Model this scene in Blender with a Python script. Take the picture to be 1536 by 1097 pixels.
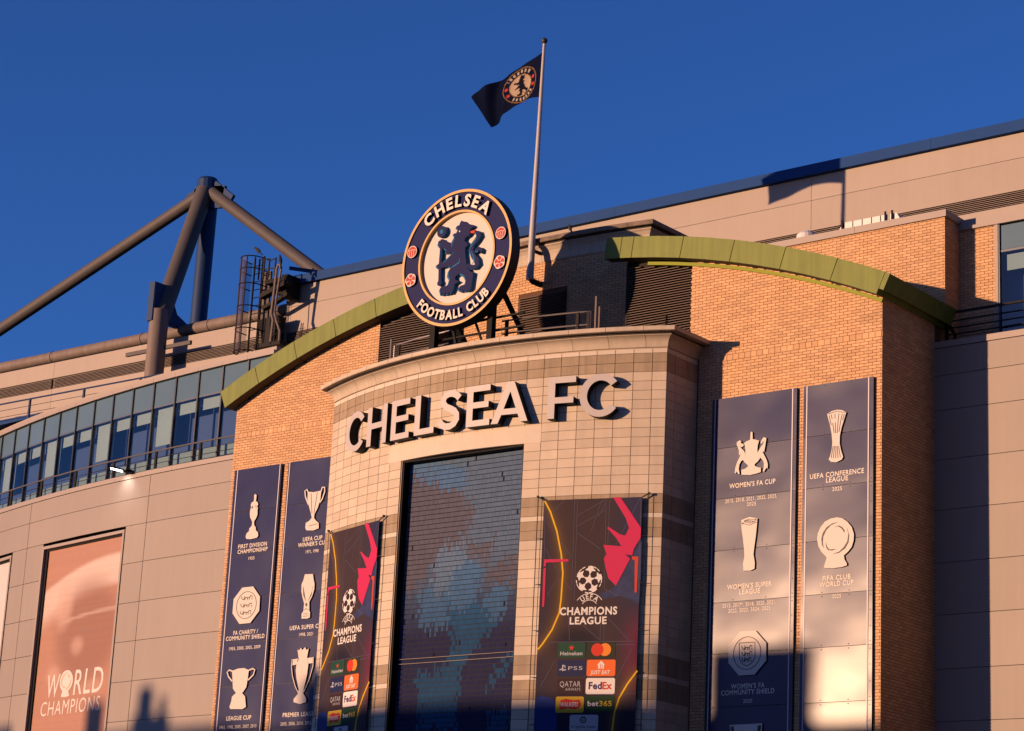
import bpy, bmesh, math, random, json
from mathutils import Vector, Matrix
from mathutils.geometry import tessellate_polygon
random.seed(7)
PI = math.pi
sin, cos, tan, rad = math.sin, math.cos, math.tan, math.radians
for o in list(bpy.data.objects): bpy.data.objects.remove(o)
SC = bpy.context.scene
COL = SC.collection

# ------------------------------------------------------------------ camera
CAM = Vector((36.47, -45.0, 1.6))
yaw, pitch, roll = rad(39.3477), rad(15.6509), rad(2.8709)
F = Vector((-sin(yaw)*cos(pitch), cos(yaw)*cos(pitch), sin(pitch)))
r0 = Vector((cos(yaw), sin(yaw), 0)); u0 = r0.cross(F)
R = r0*cos(roll) + u0*sin(roll); U = u0*cos(roll) - r0*sin(roll)
cd = bpy.data.cameras.new('camera'); cam = bpy.data.objects.new('camera', cd); COL.objects.link(cam)
m = Matrix((R, U, -F)).transposed().to_4x4(); m.translation = CAM; cam.matrix_world = m
cd.sensor_fit = 'HORIZONTAL'; cd.sensor_width = 36.0; cd.lens = 3430.35/1536*36.0
cd.clip_start = 0.5; cd.clip_end = 4000
SC.camera = cam

# ------------------------------------------------------------------ sky, sun, exposure
AZ, EL = rad(29.3), rad(4.75)            # light travels (sin AZ, cos AZ) in plan
w = bpy.data.worlds.new('World'); SC.world = w; w.use_nodes = True
nt = w.node_tree; nt.nodes.clear()
sky = nt.nodes.new('ShaderNodeTexSky'); sky.sky_type = 'NISHITA'; sky.sun_disc = False
sky.sun_elevation = EL; sky.sun_rotation = AZ + PI
sky.altitude = 30; sky.air_density = 0.7; sky.dust_density = 0.2; sky.ozone_density = 5.0
bg = nt.nodes.new('ShaderNodeBackground'); bg.inputs['Strength'].default_value = 0.10
wo = nt.nodes.new('ShaderNodeOutputWorld')
grade = nt.nodes.new('ShaderNodeMix'); grade.data_type = 'RGBA'; grade.blend_type = 'MULTIPLY'; grade.inputs[0].default_value = 1.0; grade.inputs[7].default_value = (1.30, .90, 1.03, 1)
nt.links.new(sky.outputs[0], grade.inputs[6]); nt.links.new(grade.outputs[2], bg.inputs[0]); nt.links.new(bg.outputs[0], wo.inputs[0])
sd = bpy.data.lights.new('sun', 'SUN'); sd.energy = 3.75; sd.angle = rad(0.53); sd.color = (1.0, 0.585, 0.335)
so = bpy.data.objects.new('sun', sd); COL.objects.link(so)
L = Vector((sin(AZ)*cos(EL), cos(AZ)*cos(EL), -sin(EL)))
so.rotation_euler = L.to_track_quat('-Z', 'Y').to_euler(); so.location = (-60, -90, 40)
SC.view_settings.view_transform = 'Standard'; SC.view_settings.look = 'None'
SC.view_settings.exposure = 1.1; SC.view_settings.gamma = 1.0; SC.view_settings.use_curve_mapping = False

# ------------------------------------------------------------------ materials
MATS = {}
ALB = 0.66                               # overall reflectance level of the paint and masonry palette
def mat(name, col, rough=0.6, metal=0.0, spec=0.5, noise=0.0, nscale=3.0, bump=0.0, bscale=40.0, island=0.0, streak=0.0, coat=0.0, emit=None, attr=None, wave=0.0, wscale=1.0):
    col = tuple(c*ALB for c in col); m = bpy.data.materials.new(name); m.use_nodes = True; nt = m.node_tree
    b = nt.nodes['Principled BSDF']; N = nt.nodes.new; K = nt.links.new
    b.inputs['Roughness'].default_value = rough; b.inputs['Metallic'].default_value = metal
    b.inputs['Specular IOR Level'].default_value = spec; b.inputs['Coat Weight'].default_value = coat
    b.inputs['Coat Roughness'].default_value = 0.12
    geo = N('ShaderNodeNewGeometry')
    src = None
    if attr:
        a = N('ShaderNodeAttribute'); a.attribute_name = attr
        mq = N('ShaderNodeMix'); mq.data_type = 'RGBA'; mq.blend_type = 'MULTIPLY'; mq.inputs[0].default_value = 1.0; mq.inputs[7].default_value = (*col, 1); K(a.outputs['Color'], mq.inputs[6]); src = mq.outputs[2]
    def scale_val(src, fac):                       # multiply colour by a scalar socket
        mx = N('ShaderNodeMix'); mx.data_type = 'RGBA'; mx.blend_type = 'MULTIPLY'; mx.inputs[0].default_value = 1.0
        if src is None: mx.inputs[6].default_value = (*col, 1)
        else: K(src, mx.inputs[6])
        K(fac, mx.inputs[7]); return mx.outputs[2]
    def ranged(sock, lo, hi):
        mr = N('ShaderNodeMapRange'); mr.inputs[3].default_value = lo; mr.inputs[4].default_value = hi; K(sock, mr.inputs[0]); return mr.outputs[0]
    if noise:
        n = N('ShaderNodeTexNoise'); n.inputs['Scale'].default_value = nscale; n.inputs['Detail'].default_value = 5; n.inputs['Roughness'].default_value = 0.65
        K(geo.outputs['Position'], n.inputs['Vector'])
        mr = N('ShaderNodeMapRange'); mr.inputs[1].default_value = .25; mr.inputs[2].default_value = .75; mr.inputs[3].default_value = 1-noise; mr.inputs[4].default_value = 1+noise
        K(n.outputs['Fac'], mr.inputs[0]); src = scale_val(src, mr.outputs[0])
    if streak:
        mp = N('ShaderNodeMapping'); mp.inputs['Scale'].default_value = (6, 6, .35); K(geo.outputs['Position'], mp.inputs['Vector'])
        n = N('ShaderNodeTexNoise'); n.inputs['Scale'].default_value = 1.0; n.inputs['Detail'].default_value = 6; K(mp.outputs[0], n.inputs['Vector'])
        mr = N('ShaderNodeMapRange'); mr.inputs[1].default_value = .35; mr.inputs[2].default_value = .7; mr.inputs[3].default_value = 1+streak*.4; mr.inputs[4].default_value = 1-streak
        K(n.outputs['Fac'], mr.inputs[0]); src = scale_val(src, mr.outputs[0])
    if island:
        oi = N('ShaderNodeObjectInfo'); ad = N('ShaderNodeMath'); ad.operation = 'ADD'; fr = N('ShaderNodeMath'); fr.operation = 'FRACT'
        K(oi.outputs['Random'], ad.inputs[0]); K(geo.outputs['Random Per Island'], ad.inputs[1]); K(ad.outputs[0], fr.inputs[0])
        src = scale_val(src, ranged(fr.outputs[0], 1-island, 1+island))
    if src is not None: K(src, b.inputs['Base Color'])
    else: b.inputs['Base Color'].default_value = (*col, 1)
    if emit:
        b.inputs['Emission Color'].default_value = (*emit[0], 1); b.inputs['Emission Strength'].default_value = emit[1]
    last = None
    if bump:
        n = N('ShaderNodeTexNoise'); n.inputs['Scale'].default_value = bscale; n.inputs['Detail'].default_value = 4; K(geo.outputs['Position'], n.inputs['Vector'])
        bp = N('ShaderNodeBump'); bp.inputs['Strength'].default_value = bump; bp.inputs['Distance'].default_value = .01; K(n.outputs['Fac'], bp.inputs['Height']); last = bp
    if wave:
        mp = N('ShaderNodeMapping'); K(geo.outputs['Position'], mp.inputs['Vector'])
        cx = N('ShaderNodeCombineXYZ'); ml = N('ShaderNodeMath'); ml.operation = 'MULTIPLY'; ml.inputs[1].default_value = 37.0
        ob = N('ShaderNodeObjectInfo'); K(ob.outputs['Random'], ml.inputs[0]); K(ml.outputs[0], cx.inputs[1]); K(cx.outputs[0], mp.inputs['Location'])
        n = N('ShaderNodeTexNoise'); n.inputs['Scale'].default_value = wscale; n.inputs['Detail'].default_value = 1.5; K(mp.outputs[0], n.inputs['Vector'])
        bp = N('ShaderNodeBump'); bp.inputs['Strength'].default_value = 1.0; bp.inputs['Distance'].default_value = wave; K(n.outputs['Fac'], bp.inputs['Height'])
        if last: K(last.outputs[0], bp.inputs['Normal'])
        last = bp
    if last: K(last.outputs[0], b.inputs['Normal'])
    MATS[name] = m; return m

mat('brick', (.66, .385, .20), .85, noise=.11, nscale=.9, island=.14, bump=.25, bscale=90)
mat('mortar', (.115, .052, .028), .95, noise=.15, nscale=6)
mat('stone', (.60, .505, .395), .8, noise=.08, nscale=1.6, island=.09, streak=.05, bump=.12, bscale=60)
mat('stone_dark', (.36, .275, .185), .8, noise=.12, nscale=4, island=.09, streak=.18, bump=.12, bscale=60)
mat('stone_pale', (.64, .56, .46), .8, noise=.05, island=.04, bump=.1, bscale=60)
mat('stone_joint', (.44, .34, .255), .95)
mat('slab_shade', (.045, .030, .022), .8)  # near-black colour standing in for the shade under the coping slabs
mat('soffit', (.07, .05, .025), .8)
mat('coping_dark', (.20, .15, .115), .9, noise=.45, nscale=6, bump=.4, bscale=30)
mat('cornice', (.55, .46, .36), .75, noise=.08, nscale=2, island=.05, streak=.10)
mat('beige', (.315, .265, .235), .65, noise=.05, nscale=.45, island=.045, streak=.035)
mat('roof_beige', (.37, .305, .258), .65, noise=.045, nscale=.4, island=.04, streak=.03)
mat('beige_trim', (.35, .29, .26), .6, noise=.04)
mat('seam', (.10, .08, .07), .9)
mat('fascia', (.012, .060, .22), .7, spec=.12, noise=.06, nscale=1)
mat('green', (.195, .235, .050), .6, spec=.2, noise=.10, nscale=1.2, streak=.16)
mat('green_trim', (.27, .31, .03), .6, spec=.15)
mat('louvre', (.11, .065, .045), .6, noise=.1)
mat('louvre_back', (.012, .009, .008), .9)
mat('roof_louvre', (.26, .20, .17), .6)
mat('black_metal', (.007, .0065, .007), .7, spec=.15)
mat('dark_steel', (.016, .014, .015), .7, spec=.15)
mat('steel', (.30, .27, .25), .4, metal=.6)
mat('grey_paint', (.10, .09, .09), .6, spec=.2, noise=.10, nscale=2)
mat('pipe_paint', (.22, .175, .155), .65, spec=.2, noise=.10, nscale=2, streak=.15)
mat('blue_paint', (.010, .042, .14), .6, spec=.2, noise=.08)
mat('sign_face', (.50, .46, .45), .55, noise=.03)
mat('sign_side', (.006, .006, .012), .6, spec=.2)
mat('gold', (.60, .33, .055), .5, noise=.05)
mat('crest_navy', (.020, .024, .105), .7, spec=.1)
mat('crest_cream', (.70, .63, .58), .6, spec=.2)
mat('crest_side', (.02, .013, .008), .6)
mat('crest_red', (.52, .055, .035), .6, spec=.15)
mat('lion_navy', (.018, .022, .095), .7, spec=.1)
mat('lion_side', (.016, .15, .34), .6, spec=.1)
mat('text_cream', (.82, .75, .66), .6, spec=.2)
mat('panel_navy', (.018, .023, .095), .24, spec=.13, noise=.12, nscale=.9, wave=.045, wscale=.42)
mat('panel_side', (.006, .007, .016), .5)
mat('stripe', (.55, .50, .55), .5)
mat('bolt', (.015, .012, .012), .6)
mat('relief', (.70, .64, .59), .6, spec=.2)
mat('relief_side', (.012, .010, .012), .6)
mat('ink', (.02, .016, .02), .6)
mat('banner', (.040, .024, .038), .7, noise=.35, nscale=.9, spec=.12)
mat('b_pink', (.56, .025, .105), .6, spec=.12); mat('b_red', (.55, .06, .03), .6, spec=.12); mat('b_yellow', (.75, .46, .02), .5, spec=.12); mat('b_glow', (.16, .085, .03), .6, spec=.12)
mat('b_line', (.085, .075, .13), .6, spec=.12); mat('b_blue', (.012, .035, .20), .6, spec=.12, noise=.2); mat('b_steel', (.035, .045, .12), .6, spec=.12, noise=.4, nscale=4)
mat('b_white', (.75, .72, .70), .55, spec=.12); mat('b_green', (.012, .06, .035), .6, spec=.12); mat('b_olive', (.028, .03, .018), .6, spec=.12); mat('b_navy', (.012, .018, .075), .6, spec=.12)
mat('b_orange', (.75, .15, .03), .55, spec=.12); mat('b_maroon', (.035, .014, .018), .6, spec=.12); mat('b_cardyellow', (.62, .42, .03), .55, spec=.12); mat('b_darkgreen', (.016, .055, .02), .6, spec=.12)
mat('b_grey', (.45, .46, .52), .55, spec=.12); mat('b_mcred', (.60, .04, .02), .55, spec=.12); mat('b_mcorange', (.75, .25, .03), .55, spec=.12); mat('b_purple', (.05, .03, .15), .6, spec=.12); mat('b_magenta', (.16, .02, .06), .6, spec=.12, noise=.3)
mat('rope', (.03, .025, .02), .9)
mat('mosaic', (1, 1, 1), .55, spec=.03, attr='Col')
mat('mosaic_back', (.008, .008, .012), .8)
mat('mosaic_rail', (.16, .12, .08), .6)
mat('portrait', (1, 1, 1), .55, attr='Col', noise=.03, nscale=5)
mat('portrait_text', (.70, .66, .62), .5)
mat('pale_print', (.62, .58, .56), .55, noise=.03)
mat('spandrel', (.115, .19, .235), .14, spec=.45, noise=.10, nscale=.35, wave=.010, wscale=.5)
mat('blind', (.50, .56, .55), .7)
mat('room', (.060, .105, .30), .7)
mat('sill_pale', (.36, .41, .35), .6)
mat('mullion', (.022, .024, .032), .4)
mat('inner_frame', (.06, .08, .15), .5)
mat('banner_print', (1, 1, 1), .65, spec=.12, attr='Col', noise=.06, nscale=3)
mat('flag', (.010, .012, .035), .75, noise=.1)
mat('pole', (.50, .47, .45), .35, noise=.05)
mat('feather', (.012, .011, .013), .8)
mat('lamp_glass', (.9, .9, .9), .3, emit=((1, .93, .85), 4.0))
mat('asphalt', (.05, .05, .052), .9, noise=.2, nscale=3, bump=.3)
mat('paving', (.22, .20, .18), .85, noise=.15, nscale=2)
mat('kerb', (.3, .29, .27), .85)
mat('house_brick', (.30, .17, .10), .9, noise=.2, nscale=4)
mat('dark_render', (.05, .042, .04), .9, noise=.15, nscale=2)
mat('slate', (.06, .065, .075), .7, noise=.2, nscale=3)
mat('white_paint', (.75, .73, .70), .6)
mat('roof_white', (.72, .70, .68), .5)
mat('roof_felt', (.09, .085, .08), .9)
mat('net', (.12, .10, .12), .8)
# window glass: clear, reflecting by Fresnel
g = bpy.data.materials.new('glass'); g.use_nodes = True; nt = g.node_tree; nt.nodes.clear()
o_ = nt.nodes.new('ShaderNodeOutputMaterial'); mx = nt.nodes.new('ShaderNodeMixShader'); tr = nt.nodes.new('ShaderNodeBsdfTransparent'); gl = nt.nodes.new('ShaderNodeBsdfGlossy'); fr = nt.nodes.new('ShaderNodeFresnel')
tr.inputs[0].default_value = (.66, .76, .80, 1); gl.inputs['Roughness'].default_value = .03; fr.inputs[0].default_value = 1.75
nt.links.new(fr.outputs[0], mx.inputs[0]); nt.links.new(tr.outputs[0], mx.inputs[1]); nt.links.new(gl.outputs[0], mx.inputs[2]); nt.links.new(mx.outputs[0], o_.inputs[0]); MATS['glass'] = g
g = bpy.data.materials.new('mesh_guard'); g.use_nodes = True; nt = g.node_tree; nt.nodes.clear()
o_ = nt.nodes.new('ShaderNodeOutputMaterial'); mx = nt.nodes.new('ShaderNodeMixShader'); tr = nt.nodes.new('ShaderNodeBsdfTransparent'); df = nt.nodes.new('ShaderNodeBsdfDiffuse'); df.inputs[0].default_value = (.10, .08, .10, 1)
mx.inputs[0].default_value = .38; nt.links.new(tr.outputs[0], mx.inputs[1]); nt.links.new(df.outputs[0], mx.inputs[2]); nt.links.new(mx.outputs[0], o_.inputs[0]); MATS['mesh_guard'] = g

# ------------------------------------------------------------------ mesh helpers
class MB:
    """collects faces; build() links ONE mesh object"""
    def __init__(s): s.v = []; s.f = []; s.m = []; s.mats = []
    def mi(s, name):
        if name not in s.mats: s.mats.append(name)
        return s.mats.index(name)
    def add(s, verts, faces, mt):
        k = len(s.v); s.v += [tuple(p) for p in verts]; i = s.mi(mt)
        for f in faces: s.f.append(tuple(a+k for a in f)); s.m.append(i)
    def box(s, x0, x1, y0, y1, z0, z1, mt):
        s.add([(x0,y0,z0),(x1,y0,z0),(x1,y1,z0),(x0,y1,z0),(x0,y0,z1),(x1,y0,z1),(x1,y1,z1),(x0,y1,z1)],
              [(0,3,2,1),(4,5,6,7),(0,1,5,4),(1,2,6,5),(2,3,7,6),(3,0,4,7)], mt)
    def obox(s, c, ax, ay, az, mt):                 # oriented box: centre + three half-axis vectors
        c, ax, ay, az = map(Vector, (c, ax, ay, az)); P = []
        for sz in (-1, 1):
            for sx, sy in ((-1,-1),(1,-1),(1,1),(-1,1)): P.append(c+ax*sx+ay*sy+az*sz)
        s.add(P, [(0,3,2,1),(4,5,6,7),(0,1,5,4),(1,2,6,5),(2,3,7,6),(3,0,4,7)], mt)
    def bar(s, a, b, w, h, mt, up=(0,0,1)):
        a, b = Vector(a), Vector(b); d = (b-a); l = d.length; d.normalize(); u = Vector(up)
        if abs(d.dot(u)) > .98: u = Vector((1,0,0))
        x = d.cross(u).normalized(); y = x.cross(d).normalized(); s.obox((a+b)/2, d*l/2, x*w/2, y*h/2, mt)
    def tube(s, pts, r, mt, n=10, cap=True):
        pts = [Vector(p) for p in pts]; rs = r if isinstance(r, (list, tuple)) else [r]*len(pts); k0 = []
        V = []; prev = None
        for i, p in enumerate(pts):
            d = (pts[min(i+1, len(pts)-1)]-pts[max(i-1, 0)]).normalized()
            if prev is None:
                u = Vector((0,0,1)) if abs(d.z) < .9 else Vector((1,0,0)); x = d.cross(u).normalized()
            else: x = (prev - d*prev.dot(d)).normalized()
            prev = x; y = d.cross(x)
            V += [p + (x*cos(2*PI*j/n)+y*sin(2*PI*j/n))*rs[i] for j in range(n)]
        Fc = []
        for i in range(len(pts)-1):
            for j in range(n): Fc.append((i*n+j, i*n+(j+1)%n, (i+1)*n+(j+1)%n, (i+1)*n+j))
        if cap: Fc.append(tuple(range(n-1, -1, -1))); Fc.append(tuple((len(pts)-1)*n+j for j in range(n)))
        s.add(V, Fc, mt)
    def plate(s, fr, polys, d0, d1, mt, side=None):
        """polys: [outer, hole, ...] in (u, z) of frame fr, from depth d0 (back) to d1 (front)"""
        side = side or mt; allp = [p for pl in polys for p in pl]
        tris = tessellate_polygon([[Vector((p[0], p[1], 0)) for p in pl] for pl in polys])
        Ff = []
        for t in tris:
            a, b, c = (allp[i] for i in t)
            Ff.append(t if (b[0]-a[0])*(c[1]-a[1])-(b[1]-a[1])*(c[0]-a[0]) > 0 else (t[0], t[2], t[1]))
        s.add([fr(p[0], p[1], d1) for p in allp], Ff, mt)
        if d1-d0 > 1e-6:
            for k, pl in enumerate(polys):
                n = len(pl); area = sum(pl[i][0]*pl[(i+1)%n][1]-pl[(i+1)%n][0]*pl[i][1] for i in range(n))
                fl = (area < 0) != (k > 0)
                V = [fr(p[0], p[1], d0) for p in pl]+[fr(p[0], p[1], d1) for p in pl]
                s.add(V, [((i, n+i, n+(i+1)%n, (i+1)%n) if fl else (i, (i+1)%n, n+(i+1)%n, n+i)) for i in range(n)], side)
    def stroke(s, fr, pts, w, d0, d1, mt, side=None):
        """ribbon of width w along a polyline of (u, z) points"""
        n = len(pts); ws = w if isinstance(w, (list, tuple)) else [w]*n; Lf = []; Rt = []
        for i in range(n):
            a = pts[max(i-1,0)]; b = pts[min(i+1,n-1)]; dx, dz = b[0]-a[0], b[1]-a[1]; l = math.hypot(dx, dz) or 1
            nx, nz = -dz/l*ws[i]/2, dx/l*ws[i]/2
            Lf.append((pts[i][0]+nx, pts[i][1]+nz)); Rt.append((pts[i][0]-nx, pts[i][1]-nz))
        for i in range(n-1):                       # quads so bends never confuse the tessellator
            s.add([fr(*Rt[i], d1), fr(*Rt[i+1], d1), fr(*Lf[i+1], d1), fr(*Lf[i], d1)], [(0,1,2,3)], mt)
        ring = Rt+Lf[::-1]; m_ = len(ring)
        if d1-d0 > 1e-6:
            V = [fr(*p, d0) for p in ring]+[fr(*p, d1) for p in ring]
            s.add(V, [(i, (i+1)%m_, m_+(i+1)%m_, m_+i) for i in range(m_)], side or mt)
    def disc(s, fr, c, r, d0, d1, mt, side=None, n=28, rin=0, rz=None):
        rz = rz or r
        P = [(c[0]+r*cos(2*PI*i/n), c[1]+rz*sin(2*PI*i/n)) for i in range(n)]
        if rin:
            Q = [(c[0]+(p[0]-c[0])*rin/r, c[1]+(p[1]-c[1])*rin/r) for p in P]
            V = [fr(*p, d1) for p in P]+[fr(*p, d1) for p in Q]+[fr(*p, d0) for p in P]+[fr(*p, d0) for p in Q]; Ff = []; Fs = []
            for i in range(n):
                j = (i+1)%n; Ff.append((i, j, n+j, n+i)); Fs.append((2*n+i, 2*n+j, j, i)); Fs.append((n+i, n+j, 3*n+j, 3*n+i))
            s.add(V, Ff, mt)
            if d1-d0 > 1e-6: s.add(V, Fs, side or mt)
        else: s.plate(fr, [P], d0, d1, mt, side)
    def build(s, name, parent=None, smooth=False):
        me = bpy.data.meshes.new(name); me.from_pydata(s.v, [], s.f)
        for nm in s.mats: me.materials.append(MATS[nm])
        if len(s.mats) > 1: me.polygons.foreach_set('material_index', s.m)
        if smooth:
            me.polygons.foreach_set('use_smooth', [True]*len(me.polygons)); me.update(); me.set_sharp_from_angle(angle=rad(38))
        me.update(); return link(name, me, parent)
def link(name, me, parent=None, mw=None):
    o = bpy.data.objects.new(name, me); COL.objects.link(o)
    if mw is not None: o.matrix_basis = mw
    if parent is not None:
        o.parent = parent; o.matrix_parent_inverse = INV[parent.name] if parent.name in INV else parent.matrix_basis.inverted()
    return o
INV = {}
def thing(name, loc, label, cat, group=None):
    o = bpy.data.objects.new(name, None); COL.objects.link(o); o.location = loc; o.empty_display_size = .3
    INV[o.name] = Matrix.Translation(-Vector(loc)); tag(o, label, cat, group); return o
def tag(o, label, cat, group=None):
    o['label'] = label; o['category'] = cat
    if group: o['group'] = group
    return o
def struct(o): o['kind'] = 'structure'; return o
def sub(o, parent):                                 # child of a part whose own transform is the world origin
    o.parent = parent; o.matrix_parent_inverse = Matrix.Identity(4) if parent.parent is None else Matrix.Identity(4); return o
def frame(origin, u, n):
    o, u, n = Vector(origin), Vector(u).normalized(), Vector(n).normalized()
    return lambda a, z, d=0.0: (o.x+u.x*a+n.x*d, o.y+u.y*a+n.y*d, o.z+z)
def yframe(Y): return lambda a, z, d=0.0: (a, Y-d, z)          # plane facing -Y, u = world X, z = world Z
FONT = {}
def text_mesh(s, bold=0.0):
    """flat letter outlines as (verts2d, faces) from the built-in font"""
    if (s, bold) in FONT: return FONT[(s, bold)]
    cu = bpy.data.curves.new('caption', 'FONT'); cu.body = s; cu.size = 1.0; cu.offset = bold; cu.space_character = 1.10; cu.resolution_u = 3; cu.fill_mode = 'FRONT'
    ob = bpy.data.objects.new('caption', cu); COL.objects.link(ob)
    dg = bpy.context.evaluated_depsgraph_get(); dg.update()
    me = bpy.data.meshes.new_from_object(ob.evaluated_get(dg))
    V = [(v.co.x, v.co.y) for v in me.vertices]; Fc = [tuple(p.vertices) for p in me.polygons]
    bpy.data.objects.remove(ob); bpy.data.curves.remove(cu); bpy.data.meshes.remove(me)
    FONT[(s, bold)] = (V, Fc); return V, Fc
CAPH = None
def put_text(mb, fr, s, u0, u1, z, cap, d, mt, bold=0.012, slant=0.0):
    global CAPH
    if CAPH is None: CAPH = max(v[1] for v in text_mesh('H', 0.0)[0])
    V, Fc = text_mesh(s, bold)
    if not V: return
    a = min(v[0] for v in V); b = max(v[0] for v in V); sx = (u1-u0)/(b-a); sz = cap/CAPH
    mb.add([fr(u0+(v[0]-a)*sx+slant*v[1]*sz, z+v[1]*sz, d) for v in V], Fc, mt)
def arc_text(mb, fr, c, s, r, a0, a1, cap, d0, d1, mt, side, inward=False, bold=.02):
    """letters set round a circle from angle a0 to a1 (clockwise degrees from the top)"""
    n = len(s); bb = max(v[1] for v in text_mesh('H', 0.0)[0]); adv = []
    for ch in s:
        if ch == ' ': adv.append(.42); continue
        V, _ = text_mesh(ch, bold); adv.append(max(v[0] for v in V)-min(v[0] for v in V)+.13)
    tot = sum(adv); p = 0
    for ch, ad in zip(s, adv):
        a = rad(a0+(a1-a0)*(p+ad/2)/tot); p += ad
        if ch == ' ': continue
        V, Fc = text_mesh(ch, bold); x0 = min(v[0] for v in V); x1 = max(v[0] for v in V); sc = cap/bb
        ww = abs(rad(a1-a0))*r/tot
        def place(v):
            x = (v[0]-(x0+x1)/2)*ww; y = v[1]*sc
            if not inward: rr = r+y; return (c[0]+rr*sin(a)+x*cos(a), c[1]+rr*cos(a)-x*sin(a))
            rr = r-y; return (c[0]+rr*sin(a)-x*cos(a), c[1]+rr*cos(a)+x*sin(a))
        P = [place(v) for v in V]
        mb.add([fr(*q, d1) for q in P], Fc, mt)
        if side:                                    # boundary edges give the letter its thickness
            cnt = {}
            for f in Fc:
                for i in range(len(f)):
                    e = (f[i], f[(i+1)%len(f)]); k = tuple(sorted(e)); cnt.setdefault(k, []).append(e)
            ed = [v[0] for v in cnt.values() if len(v) == 1]
            for e in ed: mb.add([fr(*P[e[0]], d0), fr(*P[e[1]], d0), fr(*P[e[1]], d1), fr(*P[e[0]], d1)], [(0,1,2,3)], side)
def sweep(mb, path, prof, i0, i1, mt, gap=0.0, caps=True):
    """closed profile (offset, z) swept along plan path (mitred at corners), path spans i0..i1"""
    P = [Vector((p[0], p[1])) for p in path]; n = len(P); O = []
    for i in range(n):
        ns = []
        for a, b in ((i-1, i), (i, i+1)):
            if a < 0 or b >= n: continue
            d = (P[b]-P[a]).normalized(); ns.append(Vector((d.y, -d.x)))
        q = sum(ns, Vector((0,0))); q.normalize(); q /= max(.3, q.dot(ns[0])); O.append(q)
    idx = list(range(i0, i1+1)); V = []; m_ = len(prof)
    for k, i in enumerate(idx):
        p = P[i].copy()
        if gap and k == 0: p += (P[idx[1]]-P[i]).normalized()*gap/2
        if gap and k == len(idx)-1: p += (P[idx[-2]]-P[i]).normalized()*gap/2
        V += [(p.x+O[i].x*o, p.y+O[i].y*o, z) for o, z in prof]
    Fc = []
    for k in range(len(idx)-1):
        for j in range(m_): Fc.append((k*m_+j, (k+1)*m_+j, (k+1)*m_+(j+1)%m_, k*m_+(j+1)%m_))
    if caps: Fc.append(tuple(range(m_))); Fc.append(tuple((len(idx)-1)*m_+j for j in range(m_-1, -1, -1)))
    mb.add(V, Fc, mt)
def arcpts(c, Rr, a0, a1, n): return [(c[0]+Rr*sin(a0+(a1-a0)*i/n), c[1]-Rr*cos(a0+(a1-a0)*i/n)) for i in range(n+1)]
# ------------------------------------------------------------------ ground
mb = MB(); mb.add([(-1500,-1500,0),(1500,-1500,0),(1500,1500,0),(-1500,1500,0)], [(0,1,2,3)], 'asphalt'); struct(mb.build('ground'))
mb = MB(); mb.box(-75, 60, -22, -1.6, .0, .12, 'paving'); struct(mb.build('forecourt'))
mb = MB(); mb.box(-75, 60, -22.3, -22.003, .0, .125, 'kerb'); struct(mb.build('kerb'))

# ------------------------------------------------------------------ brickwork
BH, BL, J = .064, .213, .012
me = bpy.data.meshes.new('brick')
me.from_pydata([(0,0,0),(BL,0,0),(BL,-.014,0),(0,-.014,0),(0,0,BH),(BL,0,BH),(BL,-.014,BH),(0,-.014,BH)], [], [(0,3,2,1),(4,5,6,7),(3,2,6,7),(1,5,6,2),(0,4,7,3)])
me.materials.append(MATS['brick']); me.update(); BRICK = me
me = bpy.data.meshes.new('brick')   # squarer brick of the soldier course
me.from_pydata([(0,0,0),(.160,0,0),(.160,-.014,0),(0,-.014,0),(0,0,.140),(.160,0,.140),(.160,-.014,.140),(0,-.014,.140)], [], [(0,3,2,1),(4,5,6,7),(3,2,6,7),(1,5,6,2),(0,4,7,3)])
me.materials.append(MATS['brick']); me.update()
def brickwork(parent, place, u0, u1, z0, z1, holes=(), top=None, pick=None, nmax=300, soldier=None):
    """place(u) -> (x, y, udir, n) of the backing surface; full bricks nearest the camera become parts"""
    cand = []; field = MB()
    def emit(ua, ub, za, zb):
        x, y, ud, n = place(ua); k = (ub-ua)
        a = Vector((x, y, 0)); b = a+ud*k; o = n*.014
        P = [a, b, b+o, a+o]
        field.add([(p.x, p.y, za) for p in P]+[(p.x, p.y, zb) for p in P], [(0,3,2,1),(4,5,6,7),(3,2,6,7),(1,5,6,2),(0,4,7,3)], 'brick')
    z = z0; row = 0
    while z < z1:
        h, bl, off = BH, BL, (0 if row%2 else .1125)
        if soldier and soldier <= z < soldier+.074: h, bl, off = .140, .160, 0
        u = u0-off-random.random()*.004
        while u < u1:
            segs = [(max(u, u0), min(u+bl, u1))]
            for (a, b, c, d) in holes:
                if z+h > c and z < d:
                    ns = []
                    for s0, s1 in segs:
                        if s1 <= a or s0 >= b: ns.append((s0, s1)); continue
                        if s0 < a: ns.append((s0, a))
                        if s1 > b: ns.append((b, s1))
                    segs = ns
            for s0, s1 in segs:
                if s1-s0 < .025: continue
                if top and z > top((s0+s1)/2): continue
                if abs(s1-s0-BL) < 1e-4 and h == BH and pick and pick(s0, z): cand.append((s0, z))
                else: emit(s0, s1, z, z+h)
            u += (.225 if bl == BL else .1725)
        z += (.075 if h == BH else .15); row += 1
    def dist(c):
        x, y, _, _ = place(c[0]); return (Vector((x, y, c[1]))-CAM).length
    cand.sort(key=dist)
    for c in cand[:nmax]:
        x, y, ud, n = place(c[0])
        mw = Matrix.Translation((x, y, c[1])) @ Matrix.Rotation(math.atan2(ud.y, ud.x), 4, 'Z')
        link('brick', BRICK, parent, mw)
    for c in cand[nmax:]: emit(c[0], c[0]+BL, c[1], c[1]+BH)
    if field.v:
        o = field.build('brickwork', parent); o['kind'] = 'stuff'
def flat(o, u, n):
    o, u, n = Vector(o), Vector(u), Vector(n); return lambda a: (o.x+u.x*a, o.y+u.y*a, u, n)

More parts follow.
